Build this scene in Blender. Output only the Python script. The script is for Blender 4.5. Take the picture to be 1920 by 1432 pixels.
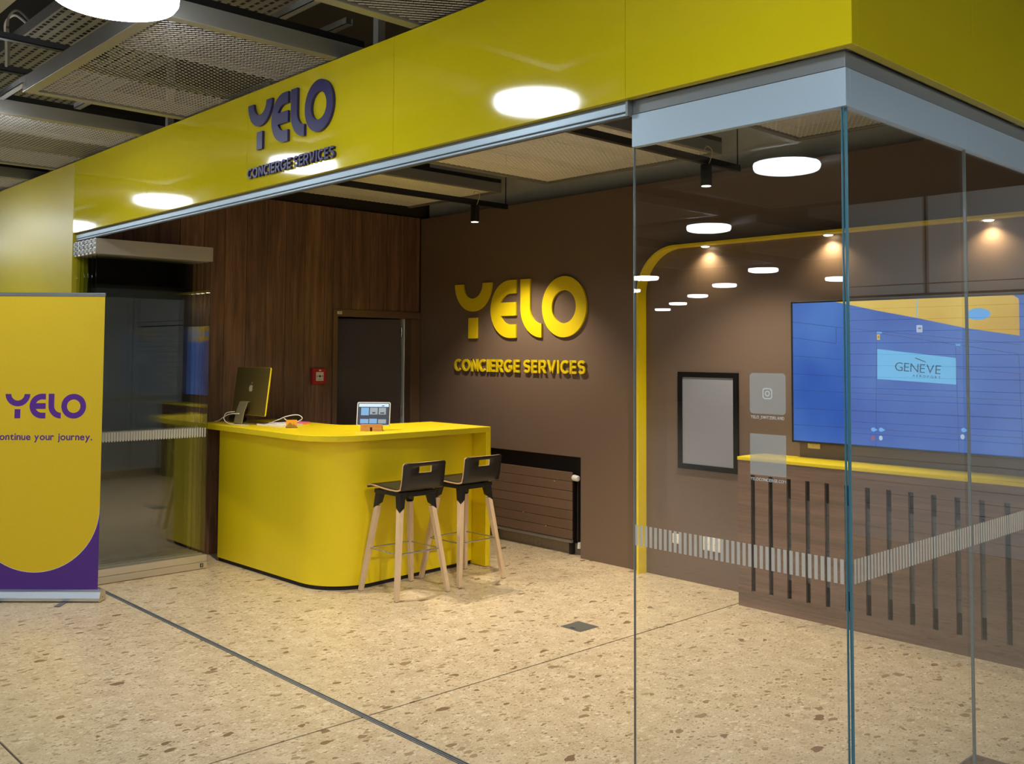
import bpy, bmesh, math, random
from mathutils import Vector, Matrix
random.seed(7)
R = math.radians
scene = bpy.context.scene
for _o in list(bpy.data.objects): bpy.data.objects.remove(_o)
COL = scene.collection

# ------------------------------------------------------------------ camera
cam_d = bpy.data.cameras.new('camera'); cam = bpy.data.objects.new('camera', cam_d); COL.objects.link(cam)
_a, _b, _r = R(43.2714), R(2.8345), R(0.3037)
_F = Vector((-math.cos(_a)*math.cos(_b), math.sin(_a)*math.cos(_b), math.sin(_b)))
_R = _F.cross(Vector((0, 0, 1))).normalized(); _U = _R.cross(_F)
_R2 = math.cos(_r)*_R + math.sin(_r)*_U; _U2 = -math.sin(_r)*_R + math.cos(_r)*_U
_m = Matrix((_R2, _U2, -_F)).transposed().to_4x4(); _m.translation = (1.38, -2.6335, 1.67)
cam.matrix_world = _m
cam_d.sensor_width = 36; cam_d.lens = 36*1815.75/1920
cam_d.shift_y = (574.06-716)/1920; cam_d.clip_start = 0.05; cam_d.clip_end = 200
scene.camera = cam

# ------------------------------------------------------------------ world, exposure
world = bpy.data.worlds.new('hall_ambient'); scene.world = world; world.use_nodes = True
_bg = world.node_tree.nodes['Background']; _bg.inputs[0].default_value = (0.9, 0.95, 1.0, 1); _bg.inputs[1].default_value = 0.15
vs = scene.view_settings
vs.view_transform = 'Standard'; vs.look = 'None'; vs.gamma = 1; vs.exposure = 0.3; vs.use_curve_mapping = False
LAMP_STRENGTH = 21.0
SPOT_POWER = 114.0
DOWNLIGHT_POWER = 3.2

# ------------------------------------------------------------------ materials
MATS = {}
def newmat(name):
    m = bpy.data.materials.new(name); m.use_nodes = True; MATS[name] = m
    return m, m.node_tree.nodes, m.node_tree.links, m.node_tree.nodes['Principled BSDF']
def lin(r, g, b):
    f = lambda c: (c/255/12.92 if c/255 <= .04045 else ((c/255+.055)/1.055)**2.4)
    return (f(r), f(g), f(b), 1)
def plain(name, col, rough=.5, metal=0, spec=.5, coat=0, bump=0, bscale=60, var=0, emit=None, es=0):
    m, N, L, B = newmat(name)
    B.inputs['Base Color'].default_value = col; B.inputs['Roughness'].default_value = rough
    B.inputs['Metallic'].default_value = metal; B.inputs['Specular IOR Level'].default_value = spec
    if coat: B.inputs['Coat Weight'].default_value = coat; B.inputs['Coat Roughness'].default_value = .04
    tc = N.new('ShaderNodeTexCoord'); nz = N.new('ShaderNodeTexNoise'); nz.inputs['Scale'].default_value = bscale
    nz.inputs['Detail'].default_value = 3; L.new(tc.outputs['Object'], nz.inputs['Vector'])
    mx = N.new('ShaderNodeMix'); mx.data_type = 'RGBA'
    v = var or .03
    mx.inputs['A'].default_value = tuple(c*(1-v) for c in col[:3])+(1,); mx.inputs['B'].default_value = tuple(min(1, c*(1+v)) for c in col[:3])+(1,)
    L.new(nz.outputs['Fac'], mx.inputs['Factor']); L.new(mx.outputs['Result'], B.inputs['Base Color'])
    if bump:
        bp = N.new('ShaderNodeBump'); bp.inputs['Strength'].default_value = bump; bp.inputs['Distance'].default_value = .002
        L.new(nz.outputs['Fac'], bp.inputs['Height']); L.new(bp.outputs['Normal'], B.inputs['Normal'])
    if emit:
        B.inputs['Emission Color'].default_value = emit; B.inputs['Emission Strength'].default_value = es
    return m
def emitter(name, col, s):
    m, N, L, B = newmat(name)
    B.inputs['Base Color'].default_value = (0.02, 0.02, 0.02, 1); B.inputs['Roughness'].default_value = .3
    B.inputs['Emission Color'].default_value = col; B.inputs['Emission Strength'].default_value = s
    return m
def wood(name, dark, light, axis, scale=1.0, rough=.45, pervar=.25):
    m, N, L, B = newmat(name)
    tc = N.new('ShaderNodeTexCoord'); mp = N.new('ShaderNodeMapping'); oi = N.new('ShaderNodeObjectInfo')
    sc = [22*scale]*3; sc['XYZ'.index(axis)] = 1.1*scale
    mp.inputs['Scale'].default_value = sc
    cb = N.new('ShaderNodeCombineXYZ'); ml = N.new('ShaderNodeMath'); ml.operation = 'MULTIPLY'; ml.inputs[1].default_value = 37
    L.new(oi.outputs['Random'], ml.inputs[0]); L.new(ml.outputs[0], cb.inputs[0]); L.new(ml.outputs[0], cb.inputs[1]); L.new(ml.outputs[0], cb.inputs[2])
    L.new(cb.outputs[0], mp.inputs['Location']); L.new(tc.outputs['Object'], mp.inputs['Vector'])
    n1 = N.new('ShaderNodeTexNoise'); n1.inputs['Scale'].default_value = 1.0; n1.inputs['Detail'].default_value = 6; n1.inputs['Roughness'].default_value = .62; n1.inputs['Distortion'].default_value = .6
    L.new(mp.outputs[0], n1.inputs['Vector'])
    n2 = N.new('ShaderNodeTexNoise'); n2.inputs['Scale'].default_value = 5.0; n2.inputs['Detail'].default_value = 3; L.new(mp.outputs[0], n2.inputs['Vector'])
    rp = N.new('ShaderNodeValToRGB'); rp.color_ramp.elements[0].position = .33; rp.color_ramp.elements[0].color = dark
    rp.color_ramp.elements[1].position = .68; rp.color_ramp.elements[1].color = light
    e = rp.color_ramp.elements.new(.5); e.color = tuple((a+b)/2*.95 for a, b in zip(dark, light))[:3]+(1,)
    mx = N.new('ShaderNodeMath'); mx.operation = 'MULTIPLY_ADD'; mx.inputs[1].default_value = .3
    L.new(n2.outputs['Fac'], mx.inputs[0]); 
    m2 = N.new('ShaderNodeMath'); m2.operation = 'MULTIPLY'; m2.inputs[1].default_value = .7
    L.new(n1.outputs['Fac'], m2.inputs[0]); L.new(m2.outputs[0], mx.inputs[2]); L.new(mx.outputs[0], rp.inputs['Fac'])
    hv = N.new('ShaderNodeHueSaturation'); mr = N.new('ShaderNodeMapRange'); mr.inputs['To Min'].default_value = 1-pervar; mr.inputs['To Max'].default_value = 1+pervar
    L.new(oi.outputs['Random'], mr.inputs['Value']); L.new(mr.outputs[0], hv.inputs['Value']); L.new(rp.outputs['Color'], hv.inputs['Color'])
    L.new(hv.outputs[0], B.inputs['Base Color']); B.inputs['Roughness'].default_value = rough
    bp = N.new('ShaderNodeBump'); bp.inputs['Strength'].default_value = .15; bp.inputs['Distance'].default_value = .001
    L.new(mx.outputs[0], bp.inputs['Height']); L.new(bp.outputs['Normal'], B.inputs['Normal'])
    return m
def glassmat(name, tint, f0=.045, gl=(1, 1, 1, 1)):
    m, N, L, B = newmat(name); N.remove(B); out = N['Material Output']
    tr = N.new('ShaderNodeBsdfTransparent'); tr.inputs[0].default_value = tint
    gs = N.new('ShaderNodeBsdfGlossy'); gs.inputs['Roughness'].default_value = 0.0; gs.inputs[0].default_value = gl
    lw = N.new('ShaderNodeLayerWeight'); lw.inputs['Blend'].default_value = .5
    pw = N.new('ShaderNodeMath'); pw.operation = 'POWER'; pw.inputs[1].default_value = 5
    ma = N.new('ShaderNodeMath'); ma.operation = 'MULTIPLY_ADD'; ma.inputs[1].default_value = 1-f0; ma.inputs[2].default_value = f0
    mx = N.new('ShaderNodeMixShader')
    L.new(lw.outputs['Facing'], pw.inputs[0]); L.new(pw.outputs[0], ma.inputs[0]); L.new(ma.outputs[0], mx.inputs[0])
    L.new(tr.outputs[0], mx.inputs[1]); L.new(gs.outputs[0], mx.inputs[2]); L.new(mx.outputs[0], out.inputs[0])
    return m
def frosted(name, col, alpha):
    m, N, L, B = newmat(name); N.remove(B); out = N['Material Output']
    tr = N.new('ShaderNodeBsdfTransparent'); df = N.new('ShaderNodeBsdfDiffuse'); df.inputs[0].default_value = col
    tl = N.new('ShaderNodeBsdfTranslucent'); tl.inputs[0].default_value = col
    m1 = N.new('ShaderNodeMixShader'); m1.inputs[0].default_value = .5; mx = N.new('ShaderNodeMixShader'); mx.inputs[0].default_value = alpha
    L.new(df.outputs[0], m1.inputs[1]); L.new(tl.outputs[0], m1.inputs[2])
    L.new(tr.outputs[0], mx.inputs[1]); L.new(m1.outputs[0], mx.inputs[2]); L.new(mx.outputs[0], out.inputs[0])
    return m
def terrazzo():
    m, N, L, B = newmat('terrazzo')
    geo = N.new('ShaderNodeNewGeometry')
    nz = N.new('ShaderNodeTexNoise'); nz.inputs['Scale'].default_value = 9; nz.inputs['Detail'].default_value = 4; L.new(geo.outputs['Position'], nz.inputs['Vector'])
    base = N.new('ShaderNodeValToRGB')
    base.color_ramp.elements[0].position = .3; base.color_ramp.elements[0].color = lin(200, 180, 146)
    base.color_ramp.elements[1].position = .72; base.color_ramp.elements[1].color = lin(224, 206, 174)
    L.new(nz.outputs['Fac'], base.inputs['Fac'])
    cur = base.outputs['Color']
    def layer(cur, scale, keep, size, ramp, dist, seed):
        mp = N.new('ShaderNodeMapping'); mp.inputs['Location'].default_value = (seed, seed*2.3, 0)
        mp.inputs['Scale'].default_value = (1.25, .8, 0); mp.inputs['Rotation'].default_value = (0, 0, R(-40))
        L.new(geo.outputs['Position'], mp.inputs['Vector'])
        wn = N.new('ShaderNodeTexNoise'); wn.inputs['Scale'].default_value = scale*1.3; wn.inputs['Detail'].default_value = 1; L.new(mp.outputs[0], wn.inputs['Vector'])
        ad = N.new('ShaderNodeMix'); ad.data_type = 'VECTOR'; ad.inputs['Factor'].default_value = dist
        L.new(mp.outputs[0], ad.inputs['A'])
        L.new(wn.outputs['Color'], ad.inputs['B'])
        vo = N.new('ShaderNodeTexVoronoi'); vo.voronoi_dimensions = '2D'; vo.inputs['Scale'].default_value = scale; vo.distance = 'EUCLIDEAN'
        L.new(ad.outputs['Result'], vo.inputs['Vector'])
        sp = N.new('ShaderNodeSeparateColor'); L.new(vo.outputs['Color'], sp.inputs[0])
        k = N.new('ShaderNodeMath'); k.operation = 'GREATER_THAN'; k.inputs[1].default_value = 1-keep; L.new(sp.outputs[0], k.inputs[0])
        th = N.new('ShaderNodeMapRange'); th.inputs['To Min'].default_value = size*.35; th.inputs['To Max'].default_value = size; L.new(sp.outputs[1], th.inputs['Value'])
        lt = N.new('ShaderNodeMath'); lt.operation = 'LESS_THAN'; L.new(vo.outputs['Distance'], lt.inputs[0]); L.new(th.outputs[0], lt.inputs[1])
        mk = N.new('ShaderNodeMath'); mk.operation = 'MULTIPLY'; L.new(k.outputs[0], mk.inputs[0]); L.new(lt.outputs[0], mk.inputs[1])
        rp = N.new('ShaderNodeValToRGB'); rp.color_ramp.interpolation = 'CONSTANT'
        while len(rp.color_ramp.elements) < len(ramp): rp.color_ramp.elements.new(.5)
        for i, (p_, c) in enumerate(ramp): rp.color_ramp.elements[i].position = p_; rp.color_ramp.elements[i].color = c
        L.new(sp.outputs[2], rp.inputs['Fac'])
        mx = N.new('ShaderNodeMix'); mx.data_type = 'RGBA'; L.new(mk.outputs[0], mx.inputs['Factor']); L.new(cur, mx.inputs['A']); L.new(rp.outputs['Color'], mx.inputs['B'])
        return mx.outputs['Result']
    cur = layer(cur, 110, .50, .44, [(0, lin(186, 165, 131)), (.35, lin(230, 214, 186)), (.62, lin(178, 156, 122)), (.85, lin(210, 191, 157))], .010, 3.1)
    cur = layer(cur, 52, .34, .46, [(0, lin(182, 162, 128)), (.3, lin(232, 218, 192)), (.5, lin(166, 144, 112)), (.72, lin(198, 178, 145)), (.92, lin(142, 120, 92))], .020, 7.7)
    cur = layer(cur, 25, .17, .46, [(0, lin(170, 149, 117)), (.3, lin(192, 172, 140)), (.55, lin(152, 130, 99)), (.75, lin(226, 210, 182))], .035, 12.9)
    cur = layer(cur, 15, .05, .42, [(0, lin(156, 134, 103)), (.5, lin(138, 114, 87))], .05, 21.3)
    L.new(cur, B.inputs['Base Color']); B.inputs['Roughness'].default_value = .28; B.inputs['Specular IOR Level'].default_value = .45
    return m
terrazzo()
plain('joint_dark', lin(92, 74, 56), .7)
plain('brown_wall', lin(114, 95, 82), .38, bump=.012, bscale=120)
plain('brown_frame', lin(104, 80, 60), .4)
plain('brown_door', lin(72, 54, 46), .33, bump=.04, bscale=150)
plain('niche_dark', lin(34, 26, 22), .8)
plain('concrete', lin(196, 196, 188), .8, bump=.3, bscale=14, var=.12)
plain('hall_white', lin(236, 237, 238), .5)
plain('hall_grey', lin(130, 124, 116), .7)
plain('hall_brown', lin(112, 92, 76), .7)
plain('ceiling_dark', lin(46, 44, 42), .9)
wood('wood_wall', lin(78, 54, 42), lin(146, 108, 84), 'Z', 1.0, .42, .16)
wood('wood_panel', lin(94, 72, 59), lin(142, 114, 96), 'X', .8, .42, .05)
wood('wood_leg', lin(208, 178, 140), lin(226, 200, 164), 'Z', 1.4, .5, .04)
wood('wood_block', lin(186, 124, 62), lin(214, 156, 88), 'X', 3, .5, .04)
YEL = (0.72, 0.555, 0.004, 1)
plain('yellow_gloss', (0.68, 0.56, 0.010, 1), .07, spec=.6, bump=.02, bscale=9)
plain('yellow_vinyl', (0.60, 0.48, 0.010, 1), .36, spec=.6, bump=.6, bscale=7)
plain('yellow_satin', (0.86, 0.67, 0.006, 1), .38, bump=.02, bscale=120)
plain('yellow_sign', (0.76, 0.565, 0.006, 1), .4)
plain('banner_yellow', (0.80, 0.56, 0.006, 1), .55)
plain('banner_purple', lin(82, 40, 136), .5)
plain('banner_print', lin(92, 36, 150), .5)
plain('purple_letter', lin(42, 36, 96), .42)
plain('aluminium', lin(196, 204, 212), .36, metal=.75, bscale=180)
plain('alu_light', lin(172, 192, 206), .42, metal=.35, bscale=180)
plain('alu_grey', lin(126, 130, 132), .42, metal=.5)
plain('alu_dark', lin(70, 72, 74), .45, metal=.5)
plain('alu_champagne', lin(214, 206, 188), .32, metal=.7, bscale=150)
plain('steel', lin(186, 184, 178), .25, metal=.9)
plain('panel_frame', lin(150, 148, 142), .42, metal=.45)
plain('mesh_metal', lin(206, 203, 194), .45, metal=.3)
plain('galvanised', lin(150, 150, 146), .5, metal=.5, var=.2, bscale=30)
plain('black_metal', lin(16, 16, 17), .45)
plain('black_plastic', lin(20, 20, 22), .4)
plain('black_laminate', lin(26, 24, 24), .36)
plain('plywood_edge', lin(206, 166, 118), .6)
plain('white_plastic', lin(232, 230, 222), .4)
plain('cream_plastic', lin(236, 214, 150), .45)
plain('white_paper', lin(226, 222, 214), .7)
plain('grey_print', lin(146, 148, 160), .35, spec=.3)
plain('red_plastic', lin(176, 32, 34), .35)
plain('pink_paper', lin(240, 96, 190), .6)
plain('orange_paper', lin(228, 160, 30), .6)
plain('mountain_wood', lin(150, 112, 30), .6)
plain('gold_metal', lin(122, 106, 56), .36, metal=.45)
plain('imac_grey', lin(150, 140, 108), .4, metal=.3)
plain('logo_silver', lin(222, 212, 170), .35, metal=.3)
plain('radiator_brown', lin(112, 90, 75), .38)
plain('radiator_grey', lin(172, 174, 172), .5)
plain('frame_black', lin(12, 12, 13), .5, spec=.2)
plain('stone_plinth', lin(150, 138, 118), .6, var=.35, bscale=40)
plain('floorbox', lin(104, 104, 98), .45, metal=.2)
plain('floorbox_brown', lin(92, 72, 58), .6)
plain('glass_edge', lin(78, 132, 150), .12, spec=.9)
plain('glass_edge_pale', lin(140, 150, 150), .15, spec=.8)
glassmat('glass_edge_stack', (.80, .86, .80, 1), .07)
glassmat('glass', (.985, .992, .988, 1), .045)
glassmat('glass_stack', (.93, .95, .93, 1), .052)
frosted('frost', lin(240, 238, 232), .76)
frosted('frost_decal', lin(224, 230, 230), .42)
plain('vinyl_white', lin(226, 232, 234), .5)
emitter('lamp_glow', (.86, .93, 1, 1), LAMP_STRENGTH)
emitter('spot_lens', (1, .86, .66, 1), 6)
emitter('downlight_lens', (1, .84, .58, 1), 14)
emitter('tablet_light', lin(196, 222, 240), .9)
emitter('tablet_dark', lin(30, 44, 66), .5)
emitter('tablet_sky', lin(120, 170, 214), .8)
emitter('tablet_photo', lin(170, 180, 186), .6)
def screenmat():
    m, N, L, B = newmat('tv_blue')
    tc = N.new('ShaderNodeTexCoord'); nz = N.new('ShaderNodeTexNoise'); nz.inputs['Scale'].default_value = 1.6; nz.inputs['Detail'].default_value = 2
    L.new(tc.outputs['Object'], nz.inputs['Vector']); rp = N.new('ShaderNodeValToRGB')
    rp.color_ramp.elements[0].position = .35; rp.color_ramp.elements[0].color = lin(34, 82, 172)
    rp.color_ramp.elements[1].position = .68; rp.color_ramp.elements[1].color = lin(74, 120, 196)
    L.new(nz.outputs['Fac'], rp.inputs[0]); L.new(rp.outputs[0], B.inputs['Emission Color']); B.inputs['Emission Strength'].default_value = .82
    B.inputs['Base Color'].default_value = (.01, .01, .012, 1); B.inputs['Roughness'].default_value = .25
    m, N, L, B = newmat('tv_yellow')
    tc = N.new('ShaderNodeTexCoord'); nz = N.new('ShaderNodeTexNoise'); nz.inputs['Scale'].default_value = 2.2
    L.new(tc.outputs['Object'], nz.inputs['Vector']); rp = N.new('ShaderNodeValToRGB')
    rp.color_ramp.elements[0].position = .35; rp.color_ramp.elements[0].color = lin(200, 158, 40)
    rp.color_ramp.elements[1].position = .7; rp.color_ramp.elements[1].color = lin(226, 196, 84)
    L.new(nz.outputs['Fac'], rp.inputs[0]); L.new(rp.outputs[0], B.inputs['Emission Color']); B.inputs['Emission Strength'].default_value = .85
    B.inputs['Base Color'].default_value = (.01, .01, .012, 1); B.inputs['Roughness'].default_value = .25
screenmat()
emitter('tv_cyan', lin(100, 178, 226), .9)
emitter('tv_lamp', lin(92, 164, 226), .9)
emitter('tv_line', lin(40, 70, 140), .6)
emitter('tv_ink', lin(32, 74, 110), .7)
emitter('tv_white', lin(178, 196, 220), .8)
emitter('tv_red', lin(150, 80, 120), .7)

# ------------------------------------------------------------------ mesh helpers
class MB:
    def __init__(s): s.v = []; s.f = []; s.mi = []
    def add(s, vs_, fs, mi=0):
        o = len(s.v); s.v += [tuple(p) for p in vs_]; s.f += [tuple(i+o for i in f) for f in fs]; s.mi += [mi]*len(fs); return s
    def box(s, x0, x1, y0, y1, z0, z1, mi=0):
        x0, x1 = sorted((x0, x1)); y0, y1 = sorted((y0, y1)); z0, z1 = sorted((z0, z1))
        return s.add([(x0, y0, z0), (x1, y0, z0), (x1, y1, z0), (x0, y1, z0), (x0, y0, z1), (x1, y0, z1), (x1, y1, z1), (x0, y1, z1)],
                     [(0, 3, 2, 1), (4, 5, 6, 7), (0, 1, 5, 4), (1, 2, 6, 5), (2, 3, 7, 6), (3, 0, 4, 7)], mi)
    def prism(s, poly, z0, z1, mi=0):
        n = len(poly)
        a = sum(poly[i][0]*poly[(i+1) % n][1]-poly[(i+1) % n][0]*poly[i][1] for i in range(n))
        if a < 0: poly = poly[::-1]
        return s.add([(x, y, z0) for x, y in poly]+[(x, y, z1) for x, y in poly],
                     [tuple(range(n-1, -1, -1)), tuple(range(n, 2*n))]+[(i, (i+1) % n, (i+1) % n+n, i+n) for i in range(n)], mi)
    def strip(s, A, Bp, z0, z1, closed=False, mi=0):
        """prism between two polylines A and Bp of equal length"""
        n = len(A); o = []
        for (x, y), (u, v) in zip(A, Bp): o += [(x, y, z0), (u, v, z0), (x, y, z1), (u, v, z1)]
        fs = []; rng = range(n if closed else n-1)
        for i in rng:
            a = 4*i; b = 4*((i+1) % n)
            fs += [(a+2, b+2, b+3, a+3), (a, a+1, b+1, b), (a, b, b+2, a+2), (a+1, a+3, b+3, b+1)]
        if not closed: fs += [(0, 2, 3, 1), (4*n-4, 4*n-3, 4*n-1, 4*n-2)]
        return s.add(o, fs, mi)
    def tube(s, pts, r, n=8, cap=True, mi=0):
        pts = [Vector(p) for p in pts]; rs = r if isinstance(r, (list, tuple)) else [r]*len(pts); vs_ = []
        for i, p_ in enumerate(pts):
            d = (pts[min(i+1, len(pts)-1)]-pts[max(i-1, 0)]).normalized()
            up = Vector((0, 0, 1)) if abs(d.z) < .9 else Vector((1, 0, 0))
            a = d.cross(up).normalized(); b = a.cross(d)
            vs_ += [p_+rs[i]*(math.cos(2*math.pi*k/n)*a+math.sin(2*math.pi*k/n)*b) for k in range(n)]
        fs = [(i*n+k, (i+1)*n+k, (i+1)*n+(k+1) % n, i*n+(k+1) % n) for i in range(len(pts)-1) for k in range(n)]
        if cap: fs += [tuple(range(n)), tuple(range(len(pts)*n-1, (len(pts)-1)*n-1, -1))]
        return s.add(vs_, fs, mi)
    def lathe(s, prof, c=(0, 0, 0), n=32, mi=0):
        vs_ = []; 
        for r, z in prof: vs_ += [(c[0]+r*math.cos(2*math.pi*k/n), c[1]+r*math.sin(2*math.pi*k/n), c[2]+z) for k in range(n)]
        fs = [(i*n+k, i*n+(k+1) % n, (i+1)*n+(k+1) % n, (i+1)*n+k) for i in range(len(prof)-1) for k in range(n)]
        fs += [tuple(range(n-1, -1, -1)), tuple(range((len(prof)-1)*n, len(prof)*n))]
        return s.add(vs_, fs, mi)
    def bar(s, p, q, w0, d0, w1=None, d1=None, xax=(1, 0, 0), mi=0):
        """four-sided tapering bar with horizontal ends from p to q"""
        w1 = w1 or w0; d1 = d1 or d0; xa = Vector(xax).normalized(); ya = Vector((0, 0, 1)).cross(xa)
        vs_ = []
        for c, w, d in ((Vector(p), w0, d0), (Vector(q), w1, d1)):
            vs_ += [c-xa*w/2-ya*d/2, c+xa*w/2-ya*d/2, c+xa*w/2+ya*d/2, c-xa*w/2+ya*d/2]
        return s.add(vs_, [(0, 3, 2, 1), (4, 5, 6, 7), (0, 1, 5, 4), (1, 2, 6, 5), (2, 3, 7, 6), (3, 0, 4, 7)], mi)
    def mesh(s, name, mats, smooth=False):
        me = bpy.data.meshes.new(name); me.from_pydata(s.v, [], s.f)
        for m in (mats if isinstance(mats, (list, tuple)) else [mats]): me.materials.append(MATS[m])
        if len(set(s.mi)) > 1: me.polygons.foreach_set('material_index', s.mi)
        bm = bmesh.new(); bm.from_mesh(me); bmesh.ops.recalc_face_normals(bm, faces=bm.faces); bm.to_mesh(me); bm.free()
        if smooth:
            me.polygons.foreach_set('use_smooth', [True]*len(me.polygons))
            try: me.set_sharp_from_angle(angle=R(35))
            except Exception: pass
        me.update(); return me
    def build(s, name, mats, parent=None, world=True, bev=0, smooth=False, seg=2):
        if parent is not None and world:
            l = parent_loc(parent); s.v = [(x-l[0], y-l[1], z-l[2]) for x, y, z in s.v]
        return link(name, s.mesh(name, mats, smooth), parent, bev, seg)
def parent_loc(p):
    l = Vector(p.location)
    while p.parent: p = p.parent; l += Vector(p.location)
    return l
def link(name, me, parent=None, bev=0, seg=2):
    o = bpy.data.objects.new(name, me); COL.objects.link(o)
    if parent is not None: o.parent = parent
    if bev:
        b = o.modifiers.new('bevel', 'BEVEL'); b.width = bev; b.segments = seg; b.limit_method = 'ANGLE'; b.angle_limit = R(40)
    return o
def thing(name, label, cat, loc=(0, 0, 0), rz=0, group=None):
    o = bpy.data.objects.new(name, None); COL.objects.link(o); o.empty_display_size = .1
    o.location = loc; o.rotation_euler = (0, 0, rz); o['label'] = label; o['category'] = cat
    if group: o['group'] = group
    return o
def tag(o, label, cat, group=None):
    o['label'] = label; o['category'] = cat
    if group: o['group'] = group
    return o
def struct(o, label=None, cat=None):
    o['kind'] = 'structure'
    if label: o['label'] = label
    if cat: o['category'] = cat
    return o
def sempty(name, loc, label, cat):
    return struct(thing(name, label, cat, loc))
def dup(o, parent=None):
    c = o.copy(); COL.objects.link(c); c.parent = parent
    for ch in o.children: dup(ch, c)
    return c
def arc(cx, cy, r, a0, a1, n):
    return [(cx+r*math.cos(R(a0+(a1-a0)*i/n)), cy+r*math.sin(R(a0+(a1-a0)*i/n))) for i in range(n+1)]

# ------------------------------------------------------------------ structure: floor
D = 3.297
floor = struct(MB().box(-24, 8, -26, 5.95, -.06, -.006).build('floor', 'joint_dark'), 'pale beige terrazzo floor with thin dark joints', 'floor')
G = .0055
for (x0, x1) in ((-24, -2.388), (-2.388, 8)):
    for (y0, y1) in ((-26, -1.32), (-1.32, -.012), (.012, 5.95)):
        MB().box(x0+G, x1-G, y0+G, y1-G, -.006, 0).build('floor_slab', 'terrazzo', floor)
tr = sempty('trim_1', (0, 0, 0), 'sliding door floor track of paired metal strips in the terrazzo', 'floor track')
MB().box(-6.2, 2, -.016, .016, -.006, .0005).build('groove', 'alu_dark', tr)
for yy in (-.014, .0115): MB().box(-6.2, 2, yy, yy+.003, -.004, .003).build('rail', 'aluminium', tr)
MB().box(-6.2, 2, -.0015, .0015, -.004, .0025).build('rail', 'aluminium', tr)

# walls
b = MB()
b.box(-6.25, -5.32, D, 3.42, 0, 3.01); b.box(-5.32, -4.082, D, 3.42, .822, 3.01); b.box(-4.082, .03, D, 3.42, 0, 3.01)
struct(b.build('wall_back', 'brown_wall'), 'satin brown back wall with a radiator niche', 'wall')
struct(MB().box(-6.5, .03, 3.42, 3.52, 0, .822).build('wall_niche', 'niche_dark'), 'rear wall of the radiator niche, its shade painted in as dark colour', 'wall')  # near-black colour stands in for the shade inside the recess
struct(MB().box(-6.5, .03, 3.42, 3.52, .822, 4.2).build('wall_concrete', 'concrete'), 'bare grey wall strip above the brown back wall', 'wall')
struct(MB().box(-5.32, -4.082, 3.40, 3.42, 0, .085).build('baseboard_niche', 'stone_plinth'), 'worn stone skirting under the radiator', 'baseboard')
wl = sempty('wall_left', (-6.25, 1.7, 0), 'dark walnut wall clad in vertical boards', 'wall')
DY0, DY1, DZ = 2.285, 3.268, 2.078
b = MB(); b.box(-6.42, -6.272, .02, DY0, 0, 4.2); b.box(-6.42, -6.272, DY0, D+.12, DZ, 4.2); b.box(-6.42, -6.272, DY1, D+.12, 0, DZ)
b.build('core', 'niche_dark', wl)
y = .03; widths = [.2, .19, .205, .18, .21, .19, .2, .195, .185, .2, .2, .19, .2, .2, .2, .2, .2]
for w in widths:
    y1 = min(y+w, D)
    if y1-y < .02: break
    z0 = 0
    if y < DY0-.005 and y1 > DY0: y1 = DY0
    if y1 > DY0+.02 and y < DY1-.02: z0 = DZ
    MB().box(-6.272, -6.25+random.uniform(-.0015, .001), y+.0015, y1-.0015, z0, 3.02).build('board', 'wood_wall', wl, bev=.0015, seg=1)
    y = y1
struct(MB().box(-6.46, -6.42, .02, 3.5, 3.0, 4.2).build('wall_left_upper', 'niche_dark'), 'dark wall strip above the walnut boards', 'wall')
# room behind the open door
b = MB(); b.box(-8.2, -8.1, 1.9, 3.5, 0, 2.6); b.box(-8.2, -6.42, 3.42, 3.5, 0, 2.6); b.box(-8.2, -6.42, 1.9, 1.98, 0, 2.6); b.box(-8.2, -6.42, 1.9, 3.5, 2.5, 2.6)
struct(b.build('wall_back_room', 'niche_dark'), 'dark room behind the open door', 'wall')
# door
dr = sempty('door_1', (-6.25, 2.78, 0), 'dark brown door standing ajar in a painted frame', 'door')
MB().box(-6.33, -6.236, DY0-.005, DY0+.045, 0, DZ-.066).build('frame_jamb', 'brown_frame', dr, bev=.002)
MB().box(-6.33, -6.236, DY1-.095, DY1+.022, 0, DZ-.066).build('frame_jamb', 'brown_frame', dr, bev=.002)
MB().box(-6.33, -6.236, DY0-.005, DY1+.022, DZ-.065, DZ).build('frame_head', 'brown_frame', dr, bev=.002)
MB().box(-6.40, -6.333, DY1-.105, DY1-.096, 0, DZ-.065).build('seal_strip', 'hall_white', dr)
leaf = thing('leaf', '', '', (-6.375, DY1-.125, 0)); del leaf['label']; del leaf['category']
leaf.parent = dr; leaf.location = (-.125, DY1-.125-2.78, 0)
lf = MB().box(-.86, 0, -.045, 0, .01, DZ-.07).build('leaf_panel', 'brown_door', leaf, world=False, bev=.003)
leaf.rotation_euler = (0, 0, R(64))
for z in (.25, 1.1, 1.88): MB().tube([(.012, -.03, z-.045), (.012, -.03, z+.045)], .011, 10).build('hinge', 'steel', leaf, world=False, smooth=True)
st = MB().box(-6.2355, -6.234, DY0+.035, DY0+.085, DZ-.045, DZ-.02).build('sticker', 'white_paper', dr)
MB().box(-6.2335, -6.233, DY0+.045, DY0+.075, DZ-.036, DZ-.03).build('print_line', 'hall_grey', dr)

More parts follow.
